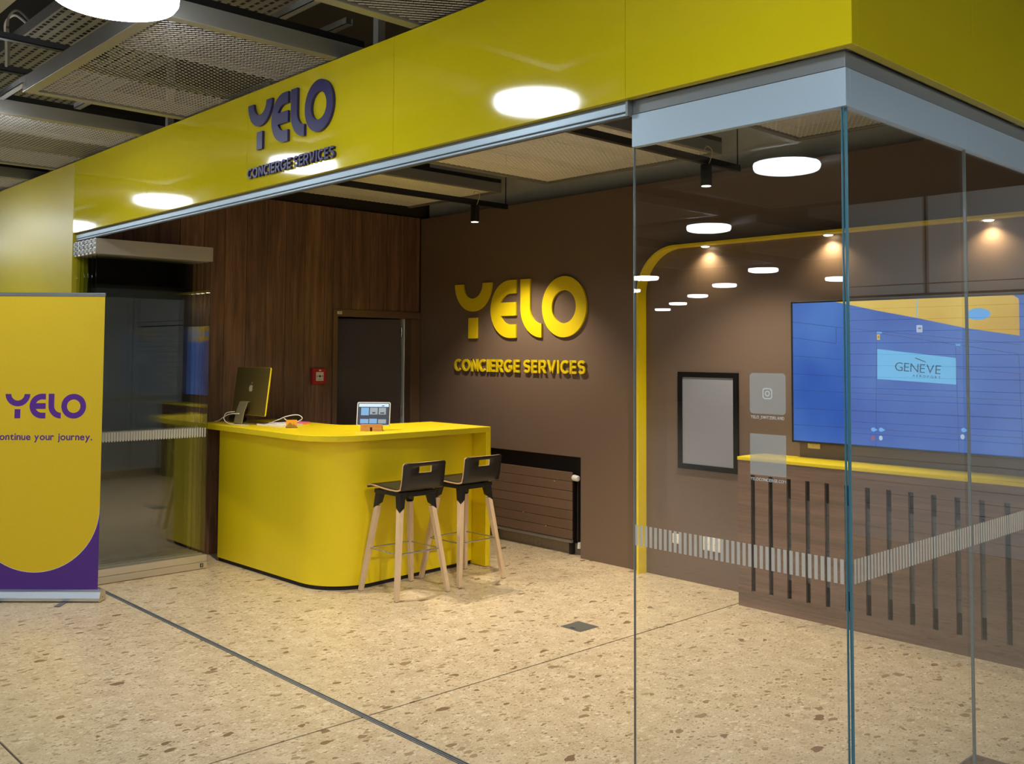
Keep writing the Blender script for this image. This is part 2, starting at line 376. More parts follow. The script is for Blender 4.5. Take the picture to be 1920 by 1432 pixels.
# yellow facade: pillar wall + fascia
ZF0, ZF1, OV = 2.565, 3.11, .055
struct(MB().box(-12, -6.215, -OV, .12, 0, 3.11).build('wall_front', 'yellow_vinyl', bev=.002), 'yellow glossy wall beside the opening', 'wall')
fa = sempty('trim_2', (-3.1, 0, ZF0), 'long glossy yellow fascia above the opening', 'fascia')
xs = [-6.213, -4.868, -3.512, -2.15, -.788, OV]
for a, c in zip(xs, xs[1:]):
    MB().box(a+.0008, c-.0008*(c < 0), -OV, -.02, ZF0, ZF1).build('fascia_panel', 'yellow_gloss', fa, bev=.0012, seg=1)
MB().box(-6.2, .0, -.02, .0, ZF0+.003, ZF1).build('backing', 'alu_dark', fa)
fb = sempty('trim_3', (0, 1.6, ZF0), 'glossy yellow fascia above the side glass', 'fascia')
ys = [-.02, .812, 2.17, 3.42]
for a, c in zip(ys, ys[1:]):
    MB().box(.02, OV, a+.0008, c-.0008, ZF0, ZF1).build('fascia_panel', 'yellow_gloss', fb, bev=.0012, seg=1)
MB().box(.0, .02, .0, 3.4, ZF0+.003, ZF1).build('backing', 'alu_dark', fb)
# sliding rail
hr = sempty('trim_4', (-3.5, 0, 2.512), 'pale aluminium sliding rail along the top of the opening', 'rail')
MB().box(-6.2, -.797, -.026, -.008, 2.545, 2.568).build('rail_cap', 'alu_grey', hr)
MB().box(-6.2, -.797, -.034, -.010, 2.524, 2.553).build('rail_upper', 'alu_light', hr, bev=.003)
MB().box(-6.2, -.797, -.028, -.010, 2.519, 2.524).build('rail_groove', 'alu_dark', hr)
MB().box(-6.2, -.797, -.034, -.010, 2.510, 2.519).build('rail_lower', 'alu_light', hr, bev=.002)
MB().box(-6.2, -.797, -.03, -.012, 2.506, 2.510).build('rail_lip', 'alu_dark', hr)
MB().box(-.802, -.792, -.036, -.008, 2.508, 2.572).build('rail_end', 'alu_grey', hr)
# header above fixed glass
hd = sempty('trim_5', (0, 0, 2.4), 'grey upper track band over the corner glass', 'rail')
MB().box(-.792, .010, -.010, .010, 2.516, 2.566).build('track_front', 'alu_grey', hd, bev=.002)
MB().box(-.010, .010, .010, 3.3, 2.516, 2.566).build('track_side', 'alu_grey', hd, bev=.002)
MB().box(-.13, .022, -.035, .012, 2.566, 2.575).build('corner_plate', 'alu_grey', hd)
MB().box(-.79, -.72, -.04, .012, 2.566, 2.574).build('corner_plate', 'alu_grey', hd)
for yy in (1.3,): MB().box(-.02, .03, yy, yy+.05, 2.566, 2.574).build('corner_plate', 'alu_grey', hd)

# ------------------------------------------------------------------ text helpers
def text_mesh(s, h, depth, mat, bold=0.0, spacing=1.0):
    cu = bpy.data.curves.new('lettering', 'FONT'); cu.body = s; cu.size = 1; cu.offset = bold; cu.space_character = spacing; cu.resolution_u = 4
    ob = bpy.data.objects.new('lettering', cu); COL.objects.link(ob); bpy.context.view_layer.update()
    dg = bpy.context.evaluated_depsgraph_get(); me = bpy.data.meshes.new_from_object(ob.evaluated_get(dg))
    bpy.data.objects.remove(ob); bpy.data.curves.remove(cu)
    return me
def letter_meshes(s, h, depth, mat, bold, gap, ref='E'):
    """list of (mesh, x offset) for each glyph, cap height h, extruded depth towards +z"""
    ref_me = text_mesh(ref, 1, 0, mat, bold); ys_ = [v.co.y for v in ref_me.vertices]; y0 = min(ys_); sc = h/(max(ys_)-y0); bpy.data.meshes.remove(ref_me)
    cache = {}; out = []; x = 0
    for ch in s:
        if ch == ' ': x += h*.42; continue
        if ch not in cache:
            me = text_mesh(ch, 1, 0, mat, bold)
            xm = min(v.co.x for v in me.vertices); xM = max(v.co.x for v in me.vertices)
            for v in me.vertices: v.co.x = (v.co.x-xm)*sc; v.co.y = (v.co.y-y0)*sc; v.co.z = 0
            bm = bmesh.new(); bm.from_mesh(me)
            bmesh.ops.recalc_face_normals(bm, faces=bm.faces)
            r = bmesh.ops.extrude_face_region(bm, geom=bm.faces[:])
            bmesh.ops.translate(bm, verts=[g for g in r['geom'] if isinstance(g, bmesh.types.BMVert)], vec=(0, 0, depth))
            bmesh.ops.recalc_face_normals(bm, faces=bm.faces); bm.to_mesh(me); bm.free()
            me.materials.clear(); me.materials.append(MATS[mat]); me.name = 'letter'
            cache[ch] = (me, (xM-xm)*sc)
        me, w = cache[ch]; out.append((me, x, ch)); x += w+gap
    return out, x-gap
def put_text(parent, s, width, h, depth, mat, bold, gap, origin, name='letter', mirror=False):
    ls, w = letter_meshes(s, h, depth, mat, bold, gap)
    k = width/w if width else 1
    for me, x, ch in ls:
        o = bpy.data.objects.new(name, me); COL.objects.link(o); o.parent = parent
        o.location = (origin[0]+x*k, origin[1], origin[2]); o.scale = (k, 1, 1)
def ell(cx, cy, rx, ry, a0, a1, n=20):
    return [(cx+rx*math.cos(R(a0+(a1-a0)*i/n)), cy+ry*math.sin(R(a0+(a1-a0)*i/n))) for i in range(n+1)]
def poly_offset(poly, d):
    out = []
    for i, p_ in enumerate(poly):
        a = Vector(poly[max(i-1, 0)]); c = Vector(poly[min(i+1, len(poly)-1)]); q_ = Vector(p_)
        t1 = (q_-a).normalized() if i else (c-q_).normalized(); t2 = (c-q_).normalized() if i < len(poly)-1 else t1
        n_ = Vector((-(t1+t2).y, (t1+t2).x)).normalized(); k = max(.35, n_.dot(Vector((-t1.y, t1.x))))
        out.append((p_[0]+n_.x*d/k, p_[1]+n_.y*d/k))
    return out
GT = .19; GH = GT/2
GLYPH = {  # width, strokes, filled polygons
 'C': (.79, [ell(.45, .5, .45-GH, .5-GH, 46, 314, 30)], []),
 'O': (.98, ['ring'], []),
 'G': (.93, [ell(.465, .5, .465-GH, .5-GH, 46, 330, 32), [(.50, .47), (.93-GH, .47), (.93-GH, .22)]], []),
 'N': (.78, [[(GH, 0), (GH, 1)], [(.78-GH, 0), (.78-GH, 1)]], [[(0, 1), (.20, 1), (.78, 0), (.58, 0)]]),
 'I': (GT, [[(GH, 0), (GH, 1)]], []),
 'E': (.62, [[(GH, 0), (GH, 1)], [(GH, 1-GH), (.62, 1-GH)], [(GH, .5), (.58, .5)], [(GH, GH), (.62, GH)]], []),
 'R': (.74, [[(GH, 0), (GH, 1)], [(GH, 1-GH)]+ell(.40, .6725, .245, .2325, 90, -90, 16)+[(GH, .44)]], [[(.28, .46), (.50, .46), (.75, 0), (.53, 0)]]),
 'S': (.70, [ell(.35, .7075, .255, .1975, 28, 270, 20)+ell(.35, .3025, .255, .2075, 90, -152, 20)[1:]], []),
 'V': (.86, [], [[(0, 1), (.21, 1), (.53, 0), (.33, 0)], [(.86, 1), (.65, 1), (.33, 0), (.53, 0)]])}
def stroke_text(parent, txt, width, h, depth, mat, gap, origin):
    tot = -gap
    for ch in txt: tot += (.30 if ch == ' ' else GLYPH[ch][0]+gap)
    k = width/(tot*h); x = 0; cache = {}
    for ch in txt:
        if ch == ' ': x += .30; continue
        w_, st_, fl = GLYPH[ch]
        if ch not in cache:
            b = MB()
            for q_ in st_:
                if q_ == 'ring': b.strip(ell(.49, .5, .49, .5, 0, 360, 40)[:-1], ell(.49, .5, .49-GT, .5-GT, 0, 360, 40)[:-1], 0, depth, closed=True)
                else: b.strip(poly_offset(q_, GH), poly_offset(q_, -GH), 0, depth)
            for q_ in fl: b.prism(q_, 0, depth)
            b.v = [(x_*h*k, y_*h, z_) for x_, y_, z_ in b.v]; cache[ch] = b.mesh('letter', mat)
        o = link('letter', cache[ch], parent); o.location = (origin[0]+x*h*k, origin[1], origin[2]); x += w_+gap
def logo_parts(parent, H, depth, mat, origin):
    """the four letters, cap height H; origin is lower left"""
    ox, oy, oz = origin; r = H/2; t = .233*H; u = H/.515
    def fin(b, nm): 
        b.v = [(x+ox, y_+oy, z+oz) for x, y_, z in b.v]
        return b.build(nm, mat, parent, world=False)
    # Y: half ring + stem
    cx = r; A = arc(cx, H*.985, r, 180, 360, 28); B_ = arc(cx, H*.985, r-t, 180, 360, 28)
    b = MB().strip(A, B_, 0, depth); b.prism([(cx-t/2, 0), (cx+t/2, 0), (cx+t/2, H*.37), (cx-t/2, H*.37)], 0, depth); fin(b, 'letter_y')
    # E
    x0 = .505*u; cx = x0+r; xe = x0+.335*u
    A = [(xe, H)]+arc(cx, r, r, 90, 270, 32)+[(xe, 0)]; B_ = [(xe, H-t)]+arc(cx, r, r-t, 90, 270, 32)+[(xe, t)]
    b = MB().strip(A, B_, 0, depth); b.prism([(x0+t*.6, r-t/2), (xe, r-t/2), (xe, r+t/2), (x0+t*.6, r+t/2)], 0, depth*.998); fin(b, 'letter_e')
    # L
    x0 = .897*u; cx = x0+.262*u
    A = [(x0, H)]+arc(cx, .262*u, .262*u, 180, 270, 20); B_ = [(x0+t, H)]+arc(cx, .262*u, .262*u-t, 180, 270, 20)
    b = MB().strip(A, B_, 0, depth); fin(b, 'letter_l')
    # O
    x0 = 1.165*u
    b = MB().strip(arc(x0+r, r, r, 0, 360, 56)[:-1], arc(x0+r, r, r-t*.98, 0, 360, 56)[:-1], 0, depth, closed=True); fin(b, 'letter_o')

# wall sign
ws = thing('wall_sign', 'large raised yellow YELO CONCIERGE SERVICES lettering on the brown wall', 'sign', (-5.69, D, 1.815)); ws.rotation_euler = (R(90), 0, 0)
logo_parts(ws, .517, .018, 'yellow_sign', (0, 0, .004))
stroke_text(ws, 'CONCIERGE SERVICES', 1.675, .114, .014, 'yellow_sign', .13, (0, -.306, .010))
fs = thing('fascia_sign', 'raised dark purple YELO CONCIERGE SERVICES lettering on the yellow fascia', 'sign', (-3.467, -OV, 2.772)); fs.rotation_euler = (R(90), 0, 0)
logo_parts(fs, .262, .014, 'purple_letter', (-.012, 0, .002))
stroke_text(fs, 'CONCIERGE SERVICES', .868, .058, .014, 'purple_letter', .13, (-.010, -.149, .002))

# ------------------------------------------------------------------ arch shelf with downlights
ar = thing('arch_trim', 'thin yellow arched fin running up and across the back wall', 'arch', (-3.39, D, 0))
RA = .36; ya0, ya1 = D-.098, D
xL, zT = -3.412, 2.494
outer = [(xL, 0)]+[(xL+RA-RA*math.cos(R(a)), zT-RA+RA*math.sin(R(a))) for a in range(0, 91, 5)]+[(.02, zT)]
inner = [(xL+.018, 0)]+[(xL+RA-(RA-.018)*math.cos(R(a)), zT-RA+(RA-.018)*math.sin(R(a))) for a in range(0, 91, 5)]+[(.02, zT-.018)]
b = MB(); b.strip(outer, inner, 0, 1); b.v = [(x, ya0+z*(ya1-ya0), y_) for x, y_, z in b.v]
b.build('fin', 'yellow_satin', ar, smooth=True)
for i, x in enumerate((-2.80, -1.823, -.808)):
    t = thing('downlight', ('warm downlight under the yellow arch nearest its curve', 'warm downlight under the yellow arch between the other two', 'warm downlight under the yellow arch above the wall screen')[i], 'downlight', (x, D-.052, zT-.018), group='downlights under the arch')
    MB().lathe([(.034, 0), (.036, -.008), (.030, -.010)]).build('trim_ring', 'white_plastic', t, world=False, smooth=True)
    MB().lathe([(.028, -.008), (.028, -.0125), (.024, -.0145)]).build('lens', 'downlight_lens', t, world=False, smooth=True)
    ld = bpy.data.lights.new('downlight_beam', 'SPOT'); ld.energy = DOWNLIGHT_POWER*4; ld.color = (1, .79, .46); ld.spot_size = R(135); ld.spot_blend = .8; ld.shadow_soft_size = .02
    lo = bpy.data.objects.new('downlight_beam', ld); COL.objects.link(lo); lo.parent = t; lo.location = (0, 0, -.02)

# ------------------------------------------------------------------ glass panels
STR = MB().box(-.0055, .0055, -.0006, .0006, 1.015, 1.085).mesh('stripe', 'frost')
def glass_panel(label, loc, rz, w, gmat='glass', top=(2.40, 2.514), rails=True, railmat='alu_light', botmat='alu_champagne', edge='glass_edge', side=-1, stripes=True, topext=(0, 0), edge0=None, rt=.013):
    """local x along the pane 0..w, outside face towards -y"""
    t = thing('glass_panel', label, 'glass panel', loc, rz, group='frameless glass panels')
    MB().box(.002, w-.002, -.005, .005, .10, top[0]+.01).build('pane', gmat, t, world=False)
    for xe, em in ((0, edge0 or edge), (w-.002, edge)): MB().box(xe, xe+.002, -.005, .005, .10, top[0]).build('pane_edge', em, t, world=False)
    b = MB().box(-topext[0], w+topext[1], -rt, rt, top[0], top[1]); b.build('top_rail', railmat, t, world=False, bev=.0006, seg=1)
    MB().box(-topext[0], w+topext[1], -rt, rt, .055, .108).build('bottom_rail', botmat, t, world=False, bev=.004)
    MB().box(-topext[0], w+topext[1], -rt, rt, .004, .054).build('bottom_rail_cover', botmat, t, world=False, bev=.002)
    if stripes:
        n = int(w/.0205); x = (w-(n-1)*.0205)/2
        for i in range(n):
            o = bpy.data.objects.new('stripe', STR); COL.objects.link(o); o.parent = t; o.location = (x+i*.0205, side*.0058, 0)
    return t
gf = glass_panel('clear glass panel on the shop front, right of the open doorway', (-.792, 0, 0), 0, .786, topext=(0, .019), edge0='glass_edge_pale')
for i, (a, c) in enumerate(((.008, .8585), (.8600, 1.7185), (1.7200, 2.5785), (2.5800, 3.285))):
    g = glass_panel(('clear side glass panel meeting the front glass at the corner', 'clear side glass panel at the right picture edge', 'clear side glass panel in front of the slatted cabinet end', 'clear side glass panel ending at the back wall')[i], (0, a, 0), R(90), c-a, topext=(-.0055 if i == 0 else .0006, .0006), edge='glass_edge_pale', edge0='glass_edge' if i == 0 else None)
# corner upright edge strip
# folded stack
lab = ['first', 'second', 'third', 'fourth', 'fifth', 'sixth']
for i in range(6):
    x = -5.79-.078*i
    g = glass_panel(f'folded glass door leaf, {lab[i]} in the stack counting from the counter', (x, -.03-.0*i, 0), R(90), .88, gmat='glass_stack', top=(2.385, 2.496), railmat='alu_champagne', edge='glass_edge_stack', topext=(.015, .01), rt=.022)
    g['group'] = 'folded glass door leaves'
    for s_ in (-1, 1):
        for zz in (2.41, 2.445, 2.478):
            MB().box(-.024, -.015, s_*.012-.005, s_*.012+.005, zz-.012, zz+.012).build('hinge', 'aluminium', g, world=False, bev=.001, seg=1)
    if i == 0: 
        MB().box(.835, .86, -.0245, -.022, .015, .045).build('lock_plate', 'alu_dark', g, world=False); MB().box(.842, .853, -.026, -.0245, .02, .04).build('lock_cylinder', 'steel', g, world=False)

# decals on front glass
def decal_text(name, s, x0, x1, z, h, label):
    t = thing(name, label, 'decal', (x0, -.0075, z)); t.rotation_euler = (R(90), 0, 0)
    put_text(t, s, x1-x0, h, .0006, 'vinyl_white', .012, .0016, (0, 0, 0)); return t
decal_text('handle_decal', 'YELO_SWITZERLAND', -.318, -.202, 1.4745, .0095, 'small white YELO_SWITZERLAND lettering on the front glass')
decal_text('address_decal', 'YELOCONCIERGE.COM', -.321, -.197, 1.2835, .0095, 'small white YELOCONCIERGE.COM lettering on the front glass')
def rrect(x0, x1, y0, y1, r, n=6):
    return arc(x1-r, y1-r, r, 0, 90, n)+arc(x0+r, y1-r, r, 90, 180, n)+arc(x0+r, y0+r, r, 180, 270, n)+arc(x1-r, y0+r, r, 270, 360, n)
q = thing('square_decal', 'frosted square sticker with camera emblem on the front glass', 'decal', (-.322, -.0075, 1.49)); q.rotation_euler = (R(90), 0, 0)
MB().prism(rrect(0, .126, 0, .126, .012), 0, .0005).build('film', 'frost_decal', q, world=False)
def ringrect(x0, x1, y0, y1, r, t_, z0, z1):
    return MB().strip(rrect(x0, x1, y0, y1, r), rrect(x0+t_, x1-t_, y0+t_, y1-t_, max(r-t_, .0005)), z0, z1, closed=True)
b = ringrect(.046, .080, .046, .080, .009, .0035, .0006, .0012); b.strip(arc(.063, .063, .0085, 0, 360, 24)[:-1], arc(.063, .063, .0055, 0, 360, 24)[:-1], .0006, .0012, closed=True); b.prism(arc(.0725, .0725, .0016, 0, 360, 10)[:-1], .0006, .0012)
b.build('camera_emblem', 'vinyl_white', q, world=False)
q = thing('square_decal', 'plain frosted square sticker on the front glass above the web address', 'decal', (-.322, -.0075, 1.302)); q.rotation_euler = (R(90), 0, 0)
MB().prism(rrect(0, .126, 0, .126, .003), 0, .0005).build('film', 'frost_decal', q, world=False)

# ------------------------------------------------------------------ counter
def offset(poly, d):
    out = []
    for i, p_ in enumerate(poly):
        a = Vector(poly[max(i-1, 0)]); c = Vector(poly[min(i+1, len(poly)-1)]); t_ = (c-a).normalized()
        out.append((p_[0]-t_.y*d, p_[1]+t_.x*d))
    return out
ct = thing('reception_counter', 'bright yellow reception counter with rounded corner and waterfall end', 'counter', (-5.2, 1.6, 0))
base = [(-5.975, 1.050), (-4.78, 1.082)]+[(-4.76+.345*math.sin(R(a)), 1.43-.345*math.cos(R(a))) for a in range(8, 88, 8)]+[(-4.418, 1.44), (-4.525, 2.495)]
MB().strip(base, offset(base, .045), .03, 1.052).build('base', 'yellow_satin', ct, smooth=True)
kick = offset(base, .012); MB().strip(kick, offset(kick, .025), 0, .032).build('toe_kick', 'niche_dark', ct, smooth=True)
MB().box(-5.975, -5.93, 1.08, 1.68, .03, 1.052).build('side_panel', 'yellow_satin', ct)
front = [(-6.235, .985), (-4.72, .978)]+[(-4.70+.37*math.sin(R(a)), 1.35-.37*math.cos(R(a))) for a in range(6, 90, 7)]+[(-4.331, 1.37), (-4.362, 2.548)]
back = [(-5.115, 2.54), (-5.135, 2.0)]+[(-5.40+.262*math.cos(R(a)), 1.98-.262*math.sin(R(a))) for a in range(10, 91, 10)]+[(-6.235, 1.715)]
MB().prism(front+back, 1.052, 1.095).build('worktop', 'yellow_satin', ct, bev=.003)
MB().prism([(-4.53, 2.498), (-4.362, 2.498), (-4.362, 2.548), (-5.115, 2.54), (-5.115, 2.498)], 0.004, 1.0525).build('end_panel', 'yellow_satin', ct, bev=.002)

# ------------------------------------------------------------------ bar stools
def make_stool(label):
    t = thing('bar_stool', label, 'bar stool', group='bar stools at the yellow counter')
    feet = [(-.212, -.222), (.212, -.222), (.212, .222), (-.212, .222)]; tops = [(-.115, -.125), (.115, -.125), (.115, .125), (-.115, .125)]
    def at(i, z): k = z/.715; return (feet[i][0]+(tops[i][0]-feet[i][0])*k, feet[i][1]+(tops[i][1]-feet[i][1])*k, z)
    for i in range(4):
        sx = 1 if feet[i][0] > 0 else -1; sy = 1 if feet[i][1] > 0 else -1
        lg = MB().bar(at(i, .004), at(i, .60), .030, .030, .042, .036).build('leg', 'wood_leg', t, world=False, bev=.002)
        MB().bar(at(i, 0), at(i, .005), .026, .026).build('foot_pad', 'alu_grey', lg, world=False)
        # bracket: outer side longer than inner side (slanting end)
        c0 = Vector(at(i, .60)); c1 = Vector(at(i, .70))
        w = .023; dz_o, dz_i = -.022, .022
        vs_ = []
        for dx in (-1, 1):
            for dy in (-1, 1):
                k = ((dx*sx)+(dy*sy))/2
                z = .60+(dz_o if k > 0 else dz_i if k < 0 else .008)
                c = Vector(at(i, z)); vs_.append((c.x+dx*w, c.y+dy*(w-.003), z))
        for dx in (-1, 1):
            for dy in (-1, 1): vs_.append((c1.x+dx*.028, c1.y+dy*.025, .70))
        MB().add(vs_, [(0, 1, 3, 2), (4, 6, 7, 5), (0, 4, 5, 1), (2, 3, 7, 6), (0, 2, 6, 4), (1, 5, 7, 3)]).build('leg_bracket', 'black_metal', t, world=False, bev=.0015, seg=1)
    z = .302; c = [at(i, z) for i in range(4)]
    for i in range(4): MB().tube([c[i], c[(i+1) % 4]], .0055, 8).build('footrest_bar', 'steel', t, world=False, smooth=True)
    b = MB(); b.box(-.15, .15, -.16, -.09, .688, .716); b.box(-.15, .15, .09, .16, .688, .716); b.box(.08, .15, -.09, .09, .68, .714); b.box(-.15, -.08, -.09, .09, .68, .714)
    b.build('seat_frame', 'black_metal', t, world=False, bev=.003)
    # shell
    pr = [(-.222, .722), (-.210, .733), (-.19, .742), (-.15, .748), (-.08, .743), (0, .735), (.08, .731), (.14, .730), (.170, .733), (.190, .742), (.203, .757), (.210, .776), (.214, .80), (.219, .83), (.222, .852), (.224, .868), (.226, .885), (.228, .898), (.230, .910), (.231, .918), (.2315, .923)]
    n = len(pr); hw = []
    for i in range(n):
        r_ = .025
        d = min(i/3, 1) if i < 3 else 1
        w = .185 if i > 8 else .19
        if i == 0: w -= .022
        elif i == 1: w -= .008
        elif i == n-1: w -= .016
        elif i == n-2: w -= .006
        hw.append(w)
    cols = [-1, -.8, -.55, None, 'h0', 'h1', None, .55, .8, 1]
    vs_ = []; fs_ = []
    cy = [-1, -.7, -.29, .29, .7, 1]
    for i, (x, z) in enumerate(pr):
        for k in cy:
            bow = .012*(k*k) if i > 9 else 0
            vs_.append((x-bow, k*hw[i], z))
    m_ = len(cy)
    for i in range(n-1):
        for k in range(m_-1):
            if k == 2 and 14 <= i < 17: continue
            fs_.append((i*m_+k, i*m_+k+1, (i+1)*m_+k+1, (i+1)*m_+k))
    me = bpy.data.meshes.new('shell'); me.from_pydata(vs_, [], fs_)
    for mm in ('black_laminate', 'plywood_edge'): me.materials.append(MATS[mm])
    me.polygons.foreach_set('use_smooth', [True]*len(me.polygons)); me.update()
    o = link('shell', me, t); sd = o.modifiers.new('solid', 'SOLIDIFY'); sd.thickness = .011; sd.offset = 0; sd.material_offset_rim = 1; sd.use_even_offset = True
    return t
s1 = make_stool('black and beech bar stool nearer the rounded corner of the counter'); s1.location = (-4.165, 1.558, 0)
s2 = dup(s1); s2.location = (-4.195, 2.12, 0); s2.rotation_euler = (0, 0, R(2)); s2['label'] = 'black and beech bar stool by the end of the counter near the radiator'

# ------------------------------------------------------------------ things on the counter
ZC = 1.095
im = thing('desktop_computer', 'yellow all-in-one computer seen from behind on the counter', 'computer', (-5.79, 1.2, ZC))
pn = MB().prism(rrect(-.273, .273, 0, .385, .012), -.006, .006); pn.v = [(x, z, y_) for x, y_, z in pn.v]
po = pn.build('display', 'gold_metal', im, world=False, bev=.002); po.location = (0, -.0, .075); po.rotation_euler = (R(-7), 0, 0)
ed = MB().strip(rrect(-.2735, .2735, -.0005, .3855, .012), rrect(-.2725, .2725, .0005, .3845, .012), -.0055, .0055, closed=True); ed.v = [(x, z, y_) for x, y_, z in ed.v]
ed.build('rim', 'yellow_satin', po, world=False)
sc_ = MB().box(-.268, .268, .0062, .0068, .02, .38).build('screen', 'black_plastic', po, world=False)
stp = [(-.02, .185), (-.045, .18), (-.075, .10), (-.092, .016), (-.088, .0072), (.06, .0072)]
sl = MB(); A = [(y_, z) for y_, z in stp]; B_ = [(y_+.001, z-.006) if i > 3 else (y_+.007, z) for i, (y_, z) in enumerate(stp)]
sl.strip(A, B_, -.065, .065); sl.v = [(z, x, y_) for x, y_, z in sl.v]; sl.build('stand', 'imac_grey', im, world=False, bev=.001, seg=1)
# emblem on the back: a bitten-fruit outline with leaf
ap = []
for k in range(40):
    a = 2*math.pi*k/40; r_ = .030*(1-.10*math.cos(2*a+math.pi)*.6); x = r_*math.cos(a)*.92; z = r_*math.sin(a)*1.02
    if z > .02: z -= .006*math.exp(-(x/.008)**2)
    if z < -.02: z += .004*math.exp(-(x/.007)**2)
    dx, dz = x-.036, z-.004
    if dx*dx+dz*dz < .0145**2: 
        s_ = .0145/math.sqrt(dx*dx+dz*dz); x, z = .036+dx*s_, .004+dz*s_
    ap.append((x, z))
b = MB().prism(ap, 0, .0008); leafp = [(0+.002, .034), (.004, .046), (.014, .052), (.012, .04)]
b.prism(leafp, 0, .0008); b.v = [(x, -.0068-z, y_+.215) for x, y_, z in b.v]; b.build('emblem', 'logo_silver', po, world=False)
def at(u): return u
pw = thing('power_cable', 'white cable looping behind the computer stand', 'cable', (-5.9, 1.2, ZC))
def smooth_path(pts, n=8):
    out = []
    P_ = [Vector(p_) for p_ in pts]; P_ = [P_[0]]+P_+[P_[-1]]
    for i in range(1, len(P_)-2):
        for k in range(n):
            t_ = k/n; a, b_, c, d = P_[i-1], P_[i], P_[i+1], P_[i+2]
            out.append(.5*((2*b_)+(c-a)*t_+(2*a-5*b_+4*c-d)*t_*t_+(3*b_-a-3*c+d)*t_**3))
    out.append(P_[-1]); return out
MB().tube(smooth_path([(-5.74, 1.092, ZC+.092), (-5.86, 1.07, ZC+.082), (-5.98, 1.07, ZC+.045), (-6.06, 1.08, ZC+.02), (-6.15, 1.09, ZC+.008), (-6.18, 1.12, ZC+.005)]), .0038, 8).build('cord', 'white_plastic', pw, smooth=True)
MB().tube(smooth_path([(-5.80, 1.085, ZC+.105), (-5.90, 1.065, ZC+.09), (-5.93, 1.06, ZC+.045), (-5.88, 1.065, ZC+.014), (-5.78, 1.07, ZC+.006), (-5.60, 1.10, ZC+.006)]), .0034, 8).build('cord', 'white_plastic', pw, smooth=True)
pw2 = thing('charging_cable', 'white cable coiled on the papers beside the computer', 'cable', (-5.45, 1.35, ZC))
MB().tube(smooth_path([(-5.58, 1.30, ZC+.026), (-5.50, 1.30, ZC+.045), (-5.42, 1.34, ZC+.078), (-5.36, 1.40, ZC+.088), (-5.33, 1.42, ZC+.06), (-5.38, 1.39, ZC+.030), (-5.44, 1.37, ZC+.030), (-5.50, 1.36, ZC+.055)]), .0034, 8).build('cord', 'white_plastic', pw2, smooth=True)
def flat_thing(name, label, cat, mat, c, w, d, h, rz, z=ZC, bev=.001, group=None):
    o = MB().box(-w/2, w/2, -d/2, d/2, 0, h).build(name, mat, bev=bev, seg=1); o.location = (c[0], c[1], z); o.rotation_euler = (0, 0, rz); tag(o, label, cat, group); return o
flat_thing('paper_stack', 'loose white papers lying under the computer', 'papers', 'white_paper', (-5.52, 1.33), .30, .21, .012, R(12))
flat_thing('notepad', 'white notepad on top of the papers by the computer', 'notepad', 'white_paper', (-5.50, 1.34), .21, .15, .008, R(-14), ZC+.012)
kb = flat_thing('keyboard', 'black keyboard lying behind the papers', 'keyboard', 'black_plastic', (-5.72, 1.53), .28, .11, .014, R(4))
bg = thing('black_pouch', 'soft black pouch on the counter beside the wall', 'pouch', (-6.10, 1.27, ZC))
MB().lathe([(.04, 0), (.085, .006), (.095, .03), (.08, .055), (.04, .068)], n=20).build('body', 'black_plastic', bg, world=False, smooth=True).scale = (1.0, .7, 1)
MB().tube(smooth_path([(-.06, -.05, .03), (0, -.068, .045), (.06, -.05, .03)]), .004, 6).build('strap', 'black_metal', bg, world=False, smooth=True)
pk = thing('sticky_notes', 'pink sticky note pad on the counter', 'sticky notes', (-5.50, 1.53, ZC), R(25))
MB().box(-.038, .038, -.038, .038, .014, .021).build('pink_sheets', 'pink_paper', pk, world=False); MB().box(-.038, .038, -.038, .038, 0, .014).build('orange_sheets', 'orange_paper', pk, world=False)
cd = thing('card_holder', 'small wooden card holder with mountain outline in front of the computer', 'card holder', (-5.235, 1.27, ZC), R(47))
MB().box(-.041, .041, -.002, .0, .006, .062).build('card', 'orange_paper', cd, world=False); 
b = MB().prism([(-.044, 0), (.044, 0), (.044, .008), (.030, .020), (.018, .030), (.010, .022), (0, .030), (-.012, .042), (-.028, .024), (-.044, .008)], -.012, -.004); b.v = [(x, z, y_) for x, y_, z in b.v]; b.build('mountain_front', 'mountain_wood', cd, world=False)
MB().box(-.044, .044, -.012, .012, 0, .006).build('foot', 'mountain_wood', cd, world=False)
# tablet + stand (facing the room)
RT = R(46.7)
tb = thing('tablet', 'white-framed tablet showing a page of photos', 'tablet', (-4.625, 1.60, ZC+.036), RT)
tbo = thing('housing', '', '', (0, 0, 0)); del tbo['label']; del tbo['category']; tbo.parent = tb; tbo.rotation_euler = (R(-14), 0, 0)
b = MB().prism(rrect(-.125, .125, 0, .178, .012), -.004, .004); b.v = [(x, z, y_) for x, y_, z in b.v]; b.build('shell', 'white_plastic', tbo, world=False, bev=.001, seg=1)
def tpart(nm, x0, x1, z0, z1, mat, dy=-.0046): MB().box(x0, x1, dy, -.004, z0, z1).build(nm, mat, tbo, world=False)
b = MB().prism(rrect(-.119, .119, .006, .172, .008), .004, .0044); b.v = [(x, -z, y_) for x, y_, z in b.v]; b.build('bezel', 'tablet_dark', tbo, world=False)
tpart('page_header', -.112, .112, .142, .166, 'tablet_light', -.0048)
